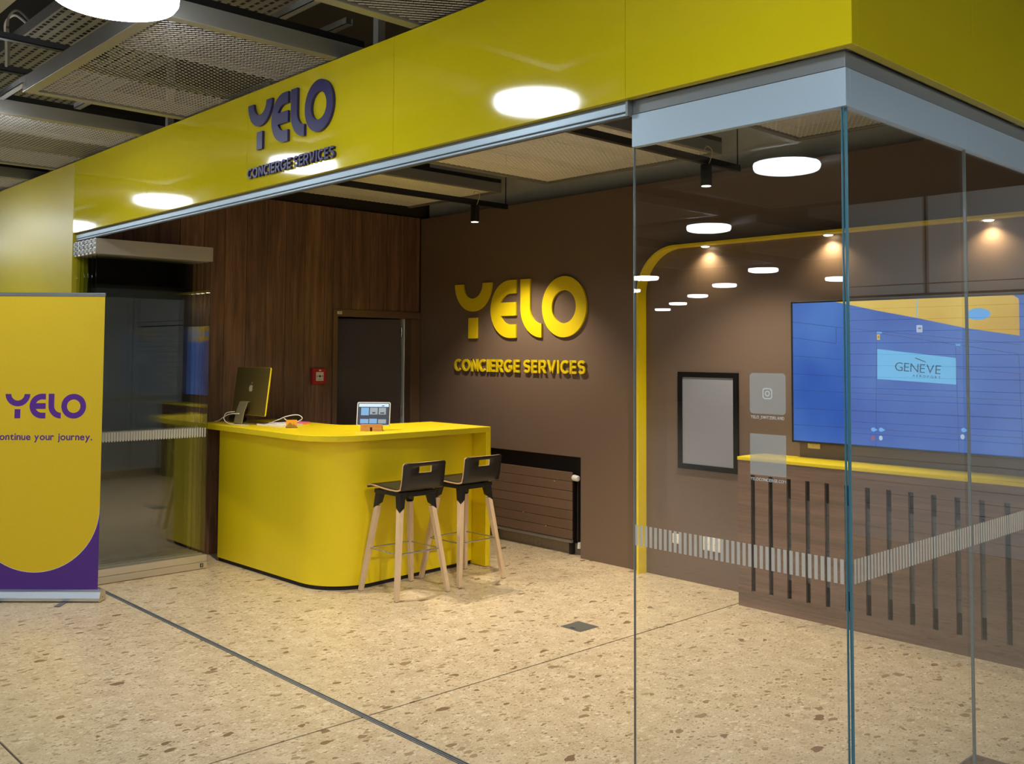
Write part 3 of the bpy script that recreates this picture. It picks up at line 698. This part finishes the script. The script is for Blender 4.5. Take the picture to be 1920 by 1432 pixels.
for (x0, x1, z0, z1, m_) in ((-.094, -.036, .078, .136, 'tablet_sky'), (-.028, .030, .084, .136, 'tablet_photo'), (.038, .092, .084, .136, 'tablet_photo'), (-.098, -.036, .016, .050, 'tablet_sky'), (-.030, .028, .016, .052, 'tablet_sky'), (.036, .096, .016, .048, 'tablet_photo'), (.06, .08, .146, .152, 'tablet_dark'), (-.010, .014, .092, .102, 'tablet_dark'), (.05, .08, .09, .1, 'tablet_dark')):
    tpart('page_photo', x0, x1, z0, z1, m_, -.0049 if m_ != 'tablet_dark' else -.0052)
ts = thing('tablet_stand', 'slotted wooden block holding up the tablet', 'tablet stand', (-4.605, 1.575, ZC), RT)
b = MB(); b.box(-.078, -.008, -.04, -.006, 0, .05); b.box(.008, .078, -.04, -.006, 0, .05); b.box(-.008, .008, -.03, -.006, 0, .05); b.box(-.008, .008, -.04, -.03, .03, .05)
b.box(-.078, .078, -.006, .04, 0, .034); b.build('block', 'wood_block', ts, world=False)
MB().box(-.006, .006, -.031, -.0302, 0, .03).build('cable_slot', 'niche_dark', ts, world=False)

# ------------------------------------------------------------------ radiator in niche
rd = thing('radiator', 'brown flat panel radiator in the wall niche', 'radiator', (-4.75, 3.36, .12))
nb = 7; z0, z1 = .128, .687; hgt = (z1-z0)/nb
for i in range(nb): MB().box(-5.28, -4.212, 3.33, 3.345, z0+i*hgt+.0018, z0+(i+1)*hgt-.0018).build('slat', 'radiator_brown', rd, bev=.002, seg=1)
MB().box(-5.27, -4.225, 3.345, 3.39, z0+.01, z1-.01).build('water_panel', 'niche_dark', rd)
MB().box(-5.27, -4.225, 3.335, 3.36, .098, .124).build('bottom_cover', 'hall_grey', rd)
for x in (-5.2, -4.25): MB().box(x-.012, x+.012, 3.35, 3.40, 0, .13).build('foot', 'niche_dark', rd)
v = MB(); v.tube([(-4.225, 3.36, .645), (-4.185, 3.345, .645)], .012, 10); vo = v.build('valve_stem', 'steel', rd, smooth=True)
v = MB().tube([(-4.205, 3.345, .642), (-4.195, 3.34, .642), (-4.135, 3.318, .642), (-4.125, 3.314, .642)], [.018, .026, .024, .016], 16); v.build('thermostat_head', 'white_plastic', rd, smooth=True)
MB().tube([(-4.17, 3.36, .63), (-4.17, 3.36, .12), (-4.17, 3.38, .10)], .008, 8).build('pipe', 'niche_dark', rd, smooth=True)
MB().tube([(-4.16, 3.37, .06), (-4.16, 3.37, .11)], [.02, .015], 10).build('drain_valve', 'white_plastic', rd, smooth=True)
for (x, z) in ((-4.80, .285), (-4.42, .59), (-4.52, .20)): MB().box(x, x+.007, 3.3285, 3.33, z, z+.008).build('paint_chip', 'white_paper', rd)

# ------------------------------------------------------------------ poster frame, sockets, alarm
pf = thing('picture_frame', 'black frame with blank grey panel on the brown wall', 'frame', (-2.82, D, .83))
fx0, fx1, fz0, fz1 = -3.078, -2.552, .828, 1.545; w = .038
for nm, bx_ in (('frame_side', (fx0, fx0+w, fz0, fz1)), ('frame_side', (fx1-w, fx1, fz0, fz1)), ('frame_rail', (fx0+w, fx1-w, fz0, fz0+w)), ('frame_rail', (fx0+w, fx1-w, fz1-w, fz1))):
    MB().box(bx_[0], bx_[1], D-.022, D-.001, bx_[2], bx_[3]).build(nm, 'frame_black', pf, bev=.002)
MB().box(fx0+w, fx1-w, D-.012, D-.001, fz0+w, fz1-w).build('panel', 'grey_print', pf)
def socket(label, x0, x1, z0, z1, n, mat='white_plastic'):
    t = thing('wall_socket', label, 'socket', ((x0+x1)/2, D, (z0+z1)/2))
    MB().box(x0, x1, D-.010, D-.0005, z0, z1).build('plate', mat, t, bev=.003)
    w = (x1-x0)/n
    for i in range(n):
        c = x0+w*(i+.5); zc = (z0+z1)/2; pl = MB().prism(rrect(c-w*.36, c+w*.36, zc-(z1-z0)*.36, zc+(z1-z0)*.36, .006), 0, .003)
        pl.v = [(x, D-.010-z, y_) for x, y_, z in pl.v]; ins = pl.build('insert', mat, t)
        for dx, dz in ((-.006, 0), (.006, 0), (0, -.005)): 
            MB().box(c+dx-.002, c+dx+.002, D-.0136, D-.013, zc+dz-.002, zc+dz+.002).build('hole', 'black_plastic', ins)
socket('single white wall socket left of the double one', -3.14, -3.066, .262, .334, 1)
socket('wide white double wall socket near the slotted cabinet', -2.862, -2.712, .252, .35, 2)
socket('cream wall socket half hidden under the screen', -2.012, -1.922, 1.052, 1.125, 2, 'cream_plastic')
fa_ = thing('fire_alarm', 'red fire alarm call point on the walnut wall', 'fire alarm', (-6.25, 2.125, 1.46))
MB().box(-6.249, -6.21, 2.053, 2.197, 1.39, 1.535).build('case', 'red_plastic', fa_, bev=.006)
MB().box(-6.21, -6.2085, 2.088, 2.165, 1.42, 1.50).build('plate', 'white_paper', fa_)
b = MB().prism(arc(2.127, 1.462, .0105, 0, 360, 16)[:-1], 0, .001); 
for s_ in (-1, 1): b.prism([(2.127+s_*.018, 1.462), (2.127+s_*.027, 1.469), (2.127+s_*.027, 1.455)], 0, .001); b.prism([(2.127+s_*.026, 1.4635), (2.127+s_*.034, 1.4635), (2.127+s_*.034, 1.4605), (2.127+s_*.026, 1.4605)], 0, .001)
b.v = [(-6.2085+z, x, y_) for x, y_, z in b.v]; b.build('push_symbol', 'black_plastic', fa_)
MB().box(-6.21, -6.2092, 2.118, 2.140, 1.508, 1.522).build('symbol', 'white_paper', fa_)
MB().box(-6.2085, -6.208, 2.105, 2.148, 1.432, 1.435).build('caption_line', 'hall_grey', fa_)

# ------------------------------------------------------------------ slotted cabinet
cb = thing('radiator_cabinet', 'walnut cabinet front with tall dark slots under a yellow top', 'cabinet', (-1.2, 3.1, 0))
YP = 2.99; X0, X1 = -2.362, -.03
slots = []; x = -2.262
while x < X1-.06: slots.append(x); x += .1335
b = MB(); b.box(X0, X1, YP, YP+.02, 0, .108); b.box(X0, X1, YP, YP+.02, .874, .968)
px = X0
for s_ in slots: b.box(px, s_, YP, YP+.02, .108, .874); px = s_+.031
b.box(px, X1, YP, YP+.02, .108, .874)
b.build('front_panel', 'wood_panel', cb)
MB().box(X0, X0+.02, YP+.02, D-.001, 0, .968).build('side_panel', 'wood_panel', cb)
MB().box(X0+.02, X1, YP+.19, YP+.2, 0, .968).build('liner', 'black_metal', cb)
MB().box(X0-.004, X1, YP-.004, D-.001, .968, .991).build('top', 'yellow_satin', cb, bev=.003)
rr = thing('panel_radiator', 'grey radiator glimpsed through the cabinet slots', 'radiator', (-1.2, 3.08, .2))
for i in range(7): MB().box(-2.02, -.75, 3.035, 3.05, .22+i*.075, .22+i*.075+.071).build('slat', 'radiator_grey', rr)
for x in (-1.9, -.75): MB().box(x-.012, x+.012, 3.05, 3.08, 0.0, .74).build('foot', 'black_metal', rr)

# ------------------------------------------------------------------ wall screen
tv = thing('wall_screen', 'large wall screen showing a blue airport wall and yellow ceiling', 'screen', (-1.25, 3.25, 1.1))
TY = 3.215
MB().box(-2.087, -.405, TY, TY+.045, 1.092, 2.034).build('housing', 'black_plastic', tv, bev=.003)
MB().box(-1.6, -.9, TY+.045, D-.001, 1.3, 1.8).build('wall_bracket', 'black_metal', tv)
scn = MB().box(-2.071, -.421, TY-.002, TY, 1.106, 2.021).build('display', 'tv_blue', tv)
def pic(nm, poly, mat, lvl): 
    b = MB().prism(poly, 0, .0004); b.v = [(x, TY-.002-lvl*.0005-z, y_) for x, y_, z in b.v]; return b.build(nm, mat, scn)
def pline(nm, p_, q_, w, mat, lvl): 
    d = Vector((q_[0]-p_[0], q_[1]-p_[1])).normalized(); n = Vector((-d.y, d.x))*w/2
    return pic(nm, [(p_[0]+n.x, p_[1]+n.y), (p_[0]-n.x, p_[1]-n.y), (q_[0]-n.x, q_[1]-n.y), (q_[0]+n.x, q_[1]+n.y)], mat, lvl)
pic('picture_ceiling', [(-1.76, 2.021), (-1.472, 1.955), (-1.225, 1.904), (-.946, 1.84), (-.64, 1.79), (-.64, 2.0), (-.67, 2.021)], 'tv_yellow', 1)
pic('picture_lamp', [(-.863+.069*math.cos(R(a)), 1.918+.034*math.sin(R(a))) for a in range(0, 360, 12)], 'tv_lamp', 2)
pic('picture_sign', [(-1.48, 1.715), (-.996, 1.662), (-.997, 1.505), (-1.482, 1.527)], 'tv_cyan', 1)
pic('picture_ceiling_edge', [(-1.226, 2.021), (-1.220, 2.021), (-1.222, 1.905), (-1.228, 1.905)], 'tv_cyan', 2)
for p_, q_ in (((-1.483, 1.824), (-1.497, 1.107)), ((-.996, 1.744), (-.987, 1.107)), ((-1.478, 1.816), (-.647, 1.687)), ((-.647, 1.687), (-.633, 1.107)),
               ((-2.071, 1.897), (-1.719, 1.852)), ((-2.071, 1.792), (-1.757, 1.751)), ((-2.071, 1.67), (-1.722, 1.646)), ((-1.757, 1.855), (-1.757, 1.751)), ((-1.72, 1.852), (-.64, 1.74)),
               ((-2.071, 1.55), (-1.49, 1.53)), ((-.98, 1.60), (-.63, 1.575)), ((-2.071, 1.44), (-.63, 1.425)), ((-2.071, 1.32), (-.63, 1.32)), ((-2.071, 1.21), (-.63, 1.215))):
    pline('picture_joint', p_, q_, .0026, 'tv_line', 2)
pic('picture_box', rrect(-1.229, -1.192, 1.816, 1.86, .006), 'tv_white', 2); pic('picture_box_slot', [(-1.218, 1.836), (-1.2, 1.836), (-1.2, 1.845), (-1.218, 1.845)], 'tv_line', 3)
pic('picture_warning', [(-1.481, 1.772), (-1.461, 1.772), (-1.461, 1.807), (-1.481, 1.807)], 'tv_yellow', 2)
pic('picture_bolt', [(-1.468, 1.803), (-1.476, 1.789), (-1.471, 1.789), (-1.475, 1.776), (-1.465, 1.792), (-1.470, 1.792)], 'tv_line', 3)
pic('picture_closer', [(-1.482, 1.812), (-1.448, 1.810), (-1.448, 1.822), (-1.482, 1.824)], 'tv_cyan', 2); pic('picture_closer', [(-.996, 1.735), (-.968, 1.733), (-.968, 1.743), (-.996, 1.745)], 'tv_cyan', 2)
for cx_, cz_ in ((-1.512, 1.21), (-1.461, 1.212), (-.957, 1.24)): pic('picture_handle', [(cx_+.015*math.cos(R(a)), cz_+.013*math.sin(R(a))) for a in range(0, 360, 20)], 'tv_lamp', 3); pline('picture_lever', (cx_, cz_), (cx_+.024, cz_-.001), .009, 'tv_lamp', 4)
for cx_, cz_, m_ in ((-1.516, 1.157, 'tv_red'), (-1.464, 1.16, 'tv_white'), (-.965, 1.2, 'tv_white')): pic('picture_lock', [(cx_+.012*math.cos(R(a)), cz_+.015*math.sin(R(a))) for a in range(0, 360, 20)], m_, 3)
def tvtext(s, x0, x1, z, h, bold, gap, slope):
    t = thing('picture_text', '', '', (0, 0, 0)); del t['label']; del t['category']; t.parent = tv
    t.location = Vector((x0, TY-.0034, z))-parent_loc(tv)
    t.rotation_euler = (R(90), slope, 0); put_text(t, s, x1-x0, h, .0003, 'tv_ink', bold, gap, (0, 0, 0))
tvtext('GENEVE', -1.368, -1.087, 1.582, .052, -.004, .008, .065)
tvtext('AEROPORT', -1.258, -1.087, 1.546, .0135, .012, .008, .05)
pline('picture_accent', (-1.24, 1.661), (-1.175, 1.636), .006, 'tv_ink', 2)
pline('picture_accent', (-1.222, 1.568), (-1.216, 1.563), .003, 'tv_ink', 2)

# ------------------------------------------------------------------ floor boxes
def floor_box(label, x0, y0, s_, mat):
    t = thing('floor_box', label, 'floor box', (x0+s_/2, y0+s_/2, 0))
    MB().box(x0, x0+s_, y0, y0+s_, .0002, .003).build('frame', 'alu_grey', t); MB().box(x0+.008, x0+s_-.008, y0+.008, y0+s_-.008, .001, .0042).build('lid', mat, t)
    MB().box(x0+s_*.4, x0+s_*.6, y0+.012, y0+.03, .004, .0048).build('grip', 'alu_dark', t)
floor_box('grey floor socket box set in the terrazzo inside the shop', -2.81, 1.735, .165, 'floorbox')
floor_box('dark brown floor box by the side glass at the picture edge', -.312, 1.475, .165, 'floorbox_brown')

# ------------------------------------------------------------------ roll-up banner
bd = math.atan2(.5, .46)
bn = thing('roll_up_banner', 'yellow and purple roll-up banner with YELO lettering', 'banner', (-5.31, -.12, 0), bd)
# local x along banner (0 = right end, negative to the left), front towards -y
b = MB(); b.prism([(-.045, 0.008), (.045, 0.008), (.05, .03), (.035, .068), (.012, .078), (-.012, .078), (-.035, .068), (-.05, .03)], -.875, .012)
b.v = [(z, x, y_) for x, y_, z in b.v]; b.build('cassette', 'aluminium', bn, world=False, bev=.002)
b = MB(); b.prism([(-.048, 0.006), (.048, 0.006), (.053, .03), (.038, .072), (-.038, .072), (-.053, .03)], .012, .016); b.v = [(z, x, y_) for x, y_, z in b.v]; b.build('end_cap', 'alu_champagne', bn, world=False)
MB().lathe([(.004, 0), (.004, .001)], n=10).build('screw', 'steel', bn, world=False)
bpy.data.objects['screw'].location = (.017, -.005, .03); bpy.data.objects['screw'].rotation_euler = (0, R(90), 0)
for x in (-.22, -.66): MB().prism(rrect(x-.02, x+.02, -.16, .12, .015), .001, .005).build('swing_foot', 'alu_grey', bn, world=False)
MB().box(-.875, -.018, -.0015, .0, .07, 2.055).build('graphic', 'banner_purple', bn, world=False)
r_ = .4285; cxb = -.4465
poly = [(cxb-r_, 2.053), (cxb-r_, .617)]+arc(cxb, .617, r_, 180, 360, 40)+[(cxb+r_, 2.053)]
b = MB().prism(poly, 0, .0004); b.v = [(x, -.0015-z, y_) for x, y_, z in b.v]; b.build('yellow_field', 'banner_yellow', bn, world=False)
wl_ = MB().strip(arc(cxb, .617, r_, 180, 360, 40), arc(cxb, .617, r_-.003, 180, 360, 40), 0, .0006); wl_.v = [(x, -.0015-z, y_) for x, y_, z in wl_.v]; wl_.build('white_outline', 'white_paper', bn, world=False)
MB().box(-.88, -.014, -.008, .006, 2.048, 2.072).build('top_bar', 'alu_grey', bn, world=False, bev=.002)
MB().tube([(-.44, .02, .06), (-.44, .012, 2.05)], .008, 10).build('pole', 'aluminium', bn, world=False, smooth=True)
pr_ = thing('print', '', '', (0, 0, 0)); del pr_['label']; del pr_['category']; pr_.parent = bn; pr_.location = (-.6725, -.0021, 1.219); pr_.rotation_euler = (R(90), 0, 0)
logo_parts(pr_, .167, .0005, 'banner_print', (0, 0, 0))
put_text(pr_, 'Continue your journey.', .672, .048, .0005, 'banner_print', .02, .004, (-.08, -.146, 0))

# ------------------------------------------------------------------ ceiling
struct(MB().box(-24, 8, -26, 7, 4.2, 4.3).build('ceiling', 'ceiling_dark'), 'dark ceiling void above the mesh panels', 'ceiling')
def mesh_sheet(W, L_, flip, t_):
    b = MB(); p_, q_ = .026, .034; zt = .004; n = int(L_/p_); m = int(W/(q_/2))
    for j in range(n):
        yc = (j+.5)*L_/n; vs_ = []
        for i in range(m+1):
            s_ = 1 if (i+j) % 2 else -1; yy = yc+s_*(p_/2-t_*.5); xx = i*W/m
            za, zb = (0, zt) if not flip else (zt, 0)
            vs_ += [(xx, yy-t_, za), (xx, yy+t_, zb)]
        b.add(vs_, [(2*i, 2*i+1, 2*i+3, 2*i+2) for i in range(m)])
    me = bpy.data.meshes.new('mesh_sheet'); me.from_pydata(b.v, [], b.f); me.materials.append(MATS['mesh_metal']); me.update(); return me
SH = {}
def ceiling_panel(label, x0, x1, y0, y1, group, t_=.0023, z=3.113, fw=.06, fh=.085):
    t = thing('ceiling_panel', label, 'ceiling panel', (x0, y0, z), group=group); W, L_ = x1-x0, y1-y0
    for nm, bx_ in (('frame_rail', (0, fw, 0, L_)), ('frame_rail', (W-fw, W, 0, L_)), ('frame_end', (fw, W-fw, 0, fw)), ('frame_end', (fw, W-fw, L_-fw, L_))):
        MB().box(bx_[0], bx_[1], bx_[2], bx_[3], 0, fh).build(nm, 'panel_frame', t, world=False, bev=.0015, seg=1)
    w3 = (W-2*fw)/3
    for i in range(3):
        key = (round(w3, 3), round(L_, 3), i == 1, t_)
        if key not in SH: SH[key] = mesh_sheet(w3-.004, L_-2*fw, i != 1 or t_ > .004, t_)
        o = link('mesh_sheet', SH[key], t); o.location = (fw+i*w3+.002, fw, .012); o['kind'] = 'stuff'
    MB().box(W-.045, W-.002, 0, L_, fh+.002, fh+.034).build('top_channel', 'black_metal', t, world=False)
    for i in (1, 2): MB().box(fw+i*w3-.004, fw+i*w3+.004, fw, L_-fw, .02, .05).build('cross_rib', 'galvanised', t, world=False)
    return t
hx = [(-2.02, -.25), (-4.37, -2.612), (-6.70, -4.955), (-9.05, -7.29)]
nmh = ['hall mesh ceiling panel at the top centre above the fascia', 'nearest hall mesh ceiling panel, beside the round lamp', 'hall mesh ceiling panel left of the nearest one', 'farthest hall mesh ceiling panel at the left picture edge']
nmi = ['shop mesh ceiling panel above the glass corner', 'middle shop mesh ceiling panel above the open doorway', 'shop mesh ceiling panel beside the walnut wall', '']
for i, (a, c) in enumerate(hx):
    ceiling_panel(nmh[i], a, c if i else -.13, -.972, .10, 'mesh ceiling panels over the hall')
    if i < 3: ceiling_panel(nmi[i], a, c if i else -.13, .15, 3.19, 'mesh ceiling panels inside the shop', t_=.0042, fw=.045)
# further hall panels behind the camera (seen in the glass)
for j, (y0, y1) in enumerate(((-3.2, -1.45), (-5.65, -3.9), (-8.1, -6.35), (-10.55, -8.8))):
    for i in range(0, 5):
        a = -1.985-2.36*i if i else -1.985
        pn_ = ('closest', 'second', 'third', 'fourth')[j]; cl_ = ('first', 'second', 'third', 'fourth', 'fifth')[i]
        if j == 0 and i == 1: pass
        t = thing('ceiling_panel', f'hall ceiling panel mirrored in the glass, {pn_} row behind the viewer, {cl_} from the right', 'ceiling panel', (a-1.75, y0, 3.1), group='mesh ceiling panels behind the viewer')
        W, L_ = 1.75, y1-y0
        for nm, bx_ in (('frame_rail', (0, .055, 0, L_)), ('frame_rail', (W-.055, W, 0, L_)), ('frame_end', (.055, W-.055, 0, .055)), ('frame_end', (.055, W-.055, L_-.055, L_))):
            MB().box(bx_[0], bx_[1], bx_[2], bx_[3], 0, .085).build(nm, 'panel_frame', t, world=False)
        MB().box(.055, W-.055, .055, L_-.055, .012, .02).build('infill', 'hall_grey', t, world=False)
# gap services above the hall: black runners, struts, perforated trays
def strut(label, x0, x1, y0, y1, z, mat='galvanised'):
    t = thing('ceiling_strut', label, 'strut', ((x0+x1)/2, (y0+y1)/2, z), group='slotted ceiling struts')
    MB().box(x0, x1, y0, y1, z, z+.004).build('web', mat, t)
    if x1-x0 > y1-y0: MB().box(x0, x1, y0, y0+.003, z, z+.035).build('flange', mat, t); MB().box(x0, x1, y1-.003, y1, z, z+.035).build('flange', mat, t)
    else: MB().box(x0, x0+.003, y0, y1, z, z+.035).build('flange', mat, t); MB().box(x1-.003, x1, y0, y1, z, z+.035).build('flange', mat, t)
strut('dark slotted strut under the cable tray at top left', -4.10, -4.06, -1.6, -.62, 3.30, 'alu_dark')
strut('dark slotted strut by the left corner of the nearest mesh panel', -4.74, -4.69, -1.3, -.75, 3.30, 'alu_dark')
strut('galvanised strut leading to the left corner of the nearest mesh panel', -5.05, -4.40, -.945, -.905, 3.19)
strut('galvanised strut in the gap left of the nearest mesh panel', -4.95, -4.40, -.50, -.46, 3.21)
strut('galvanised strut crossing the gap above the fascia sign', -2.87, -2.1, -.285, -.245, 3.30)
strut('short galvanised strut behind the fascia at top centre', -2.87, -2.63, .0, .04, 3.30)
strut('galvanised strut crossing the gap at the picture top', -2.9, -2.1, -.66, -.62, 3.30)
def hanger(label, x, y):
    o = MB().box(x-.02, x+.02, y-.02, y+.02, 3.11, 4.2).build('ceiling_hanger', 'galvanised'); tag(o, label, 'hanger', 'ceiling hangers')
hanger('upright grey hanger above the yellow fascia at top centre', -2.345, .0); hanger('upright grey hanger above the yellow fascia at left', -4.66, .0)
def cable_tray(label, x0, x1, y0, y1, z):
    t = thing('cable_tray', label, 'cable tray', (x0, y0, z), group='perforated cable trays')
    W, L_ = x1-x0, y1-y0; b = MB(); ny = int(L_/.05); nx = int(W/.055)
    for j in range(ny+1): y = j*L_/ny; b.add([(0, max(0, y-.016), 0), (W, max(0, y-.016), 0), (W, min(L_, y+.016), 0), (0, min(L_, y+.016), 0)], [(0, 1, 2, 3)])
    for i in range(nx+1): x = i*W/nx; b.add([(max(0, x-.009), 0, .0005), (min(W, x+.009), 0, .0005), (min(W, x+.009), L_, .0005), (max(0, x-.009), L_, .0005)], [(0, 1, 2, 3)])
    o = b.build('perforated_plate', 'galvanised', t, world=False); o['kind'] = 'stuff'
    MB().box(0, W, -.003, 0, -.004, .06).build('side_wall', 'galvanised', t, world=False); MB().box(0, W, L_, L_+.003, -.004, .06).build('side_wall', 'galvanised', t, world=False)
cable_tray('wide perforated cable tray above the hall at top left', -6.4, -3.74, -.96, -.16, 3.45)
cable_tray('perforated cable tray above the gap at top centre', -3.4, -2.62, -.62, -.12, 3.42)
o = thing('ceiling_cables', 'pale cables looping under the cable tray at top left', 'cables', (-4.5, -1.3, 3.3))
MB().tube(smooth_path([(-4.62, -.99, 3.305), (-4.60, -1.0, 3.44), (-4.55, -1.02, 3.535), (-4.45, -1.0, 3.56), (-4.38, -.95, 3.50)]), .007, 6).build('cable', 'white_paper', o, smooth=True)
MB().tube(smooth_path([(-4.57, -.99, 3.305), (-4.55, -1.0, 3.44), (-4.50, -1.02, 3.55), (-4.40, -1.0, 3.575), (-4.33, -.95, 3.50)]), .007, 6).build('cable', 'hall_grey', o, smooth=True)

# ------------------------------------------------------------------ round hall lamps
def make_lamp():
    t = thing('round_lamp', 'round white ceiling lamp hanging at the top left', 'ceiling lamp', group='round lamps over the hall')
    MB().lathe([(.20, 0), (.225, .006), (.236, .022), (.238, .045), (.232, .06)], n=48).build('diffuser', 'lamp_glow', t, world=False, smooth=True)
    MB().lathe([(.236, .06), (.238, .07), (.10, .085), (.02, .09)], n=40).build('housing', 'alu_grey', t, world=False, smooth=True)
    MB().tube([(0, 0, .085), (0, 0, 1.17)], .012, 8).build('stem', 'alu_grey', t, world=False)
    return t
lamp = make_lamp(); lamp.location = (-2.40, -1.215, 3.03)
SEEN = {(1, 0): 'round white hall lamp mirrored in the fascia behind CONCIERGE SERVICES', (2, 0): 'round white hall lamp mirrored in the fascia left of the lettering', (3, 0): 'round white hall lamp mirrored at the left end of the fascia',
        (0, 1): 'round hall lamp mirrored largest and highest in the front glass', (1, 2): 'round hall lamp mirrored in the front glass above the arch curve',
        (2, 4): 'round hall lamp mirrored in the front glass below the arch, right of centre', (2, 5): 'round hall lamp mirrored in the front glass beside the corner edge',
        (3, 4): 'round hall lamp mirrored across the upright of the yellow arch', (3, 5): 'round hall lamp mirrored in front glass, topmost of a descending row of four',
        (4, 5): 'round hall lamp mirrored at the left edge of the front glass', (4, 6): 'round hall lamp mirrored in front glass, second of a descending row of four',
        (5, 7): 'round hall lamp mirrored in front glass, third of a descending row of four', (6, 8): 'round hall lamp mirrored in front glass, lowest of a descending row of four'}
SKIP = {(0, 0), (1, 3), (2, 3), (3, 6), (4, 7), (4, 8), (5, 8), (5, 9), (6, 9), (7, 9)}
for k in range(-3, 7):
    for j in range(-2, 9):
        if (k, j) in SKIP or (k, j) == (-2, -3): continue
        if (k, j) not in SEEN:
            if j > 4 or k > 4: continue
            if j < 0 and k > -2: continue
        l = dup(lamp); l.location = (-2.40-2.45*k, -1.215-2.49*j, 3.03)
        if (k, j) in SEEN: l['label'] = SEEN[(k, j)]
        else: l['label'] = 'round white ceiling lamp outside the picture, lighting the hall'; l['group'] = 'hall lamps outside the picture'

# ------------------------------------------------------------------ track lights
def track(label, x, y1, lamps, labs):
    t = thing('light_track', label, 'light track', (x, 1.5, 2.9), group='black light tracks')
    MB().box(x-.018, x+.018, .2, y1, 2.902, 2.945).build('rail', 'black_metal', t)
    for yy in (y1-.01, .5): MB().tube([(x, yy, 2.945), (x, yy, 4.2)], .004, 6).build('suspension_wire', 'black_metal', t)
    for (ly, aim), lb in zip(lamps, labs):
        s = thing('track_spotlight', lb, 'spotlight', (x, ly, 2.9), group='black track spotlights')
        MB().lathe([(.034, -.14), (.036, -.138), (.036, -.004), (.034, 0)], n=24).build('barrel', 'black_metal', s, world=False, smooth=True)
        MB().lathe([(.030, -.1415), (.030, -.139)], n=24).build('lens', 'spot_lens', s, world=False)
        MB().tube(smooth_path([(.022, .0, .0), (.03, .02, .06), (.022, .03, .10), (.0, .01, .12), (0, -.02, .09)]), .003, 6).build('cord', 'cream_plastic', s, world=False, smooth=True)
        ld = bpy.data.lights.new('spot_beam', 'SPOT'); ld.energy = SPOT_POWER; ld.color = (1, .87, .68); ld.spot_size = R(104); ld.spot_blend = .6; ld.shadow_soft_size = .02
        lo = bpy.data.objects.new('spot_beam', ld); COL.objects.link(lo); lo.parent = s; lo.location = (0, 0, -.15)
        d = Vector(aim)-Vector((x, ly, 2.75)); lo.rotation_euler = d.to_track_quat('-Z', 'Y').to_euler()
track('black light track hanging near the walnut wall', -4.63, 2.955, ((2.597, (-4.63, 2.9, 0)), (.75, (-4.4, 1.0, 0))), ('black spotlight on the track in front of the yellow wall lettering', 'black spotlight at the doorway end of the track near the walnut wall'))
track('black light track hanging behind the front glass', -2.28, 2.895, ((2.527, (-2.28, 2.6, 0)), (.75, (-2.5, 1.1, 0))), ('black spotlight on the track behind the front glass', 'black spotlight at the doorway end of the track behind the glass'))

# ------------------------------------------------------------------ hall surroundings (mirrored in the glass)
hw_ = sempty('wall_right', (3, 5.95, 0), 'pale panelled hall wall opposite the side glass', 'wall')
MB().box(-.02, 8, 5.97, 6.1, 0, 4.2).build('core', 'joint_dark', hw_)
z = 0.0
for i in range(21):
    z1_ = z+.1055 if i < 21 else 2.23
    MB().box(.05, 8, 5.95, 5.97, z+.002, z1_-.002).build('plank', 'hall_white', hw_, bev=.002, seg=1); z = z1_
MB().box(.05, 2.34, 5.95, 5.97, 2.235, 2.315).build('panel', 'hall_white', hw_); MB().box(2.38, 8, 5.95, 5.97, 2.235, 2.315).build('panel', 'hall_white', hw_)
MB().box(.05, 2.34, 5.95, 5.97, 2.325, 3.1).build('panel', 'hall_white', hw_); MB().box(2.38, 8, 5.95, 5.97, 2.325, 3.1).build('panel', 'hall_white', hw_)
struct(MB().box(0, .06, 3.42, 5.97, 0, 4.2).build('wall_passage', 'hall_white'), 'pale side wall beyond the side glass', 'wall')
struct(MB().box(8, 8.1, -26, 6, 0, 4.2).build('wall_hall_right', 'hall_white'), 'far pale hall wall on the right', 'wall')
struct(MB().box(-24, 8, -26.1, -26, 0, 4.2).build('wall_hall_back', 'hall_brown'), 'far brown hall wall behind the viewer', 'wall')
struct(MB().box(-24.1, -24, -26, 6, 0, 4.2).build('wall_hall_left', 'hall_brown'), 'far brown hall wall on the left', 'wall')
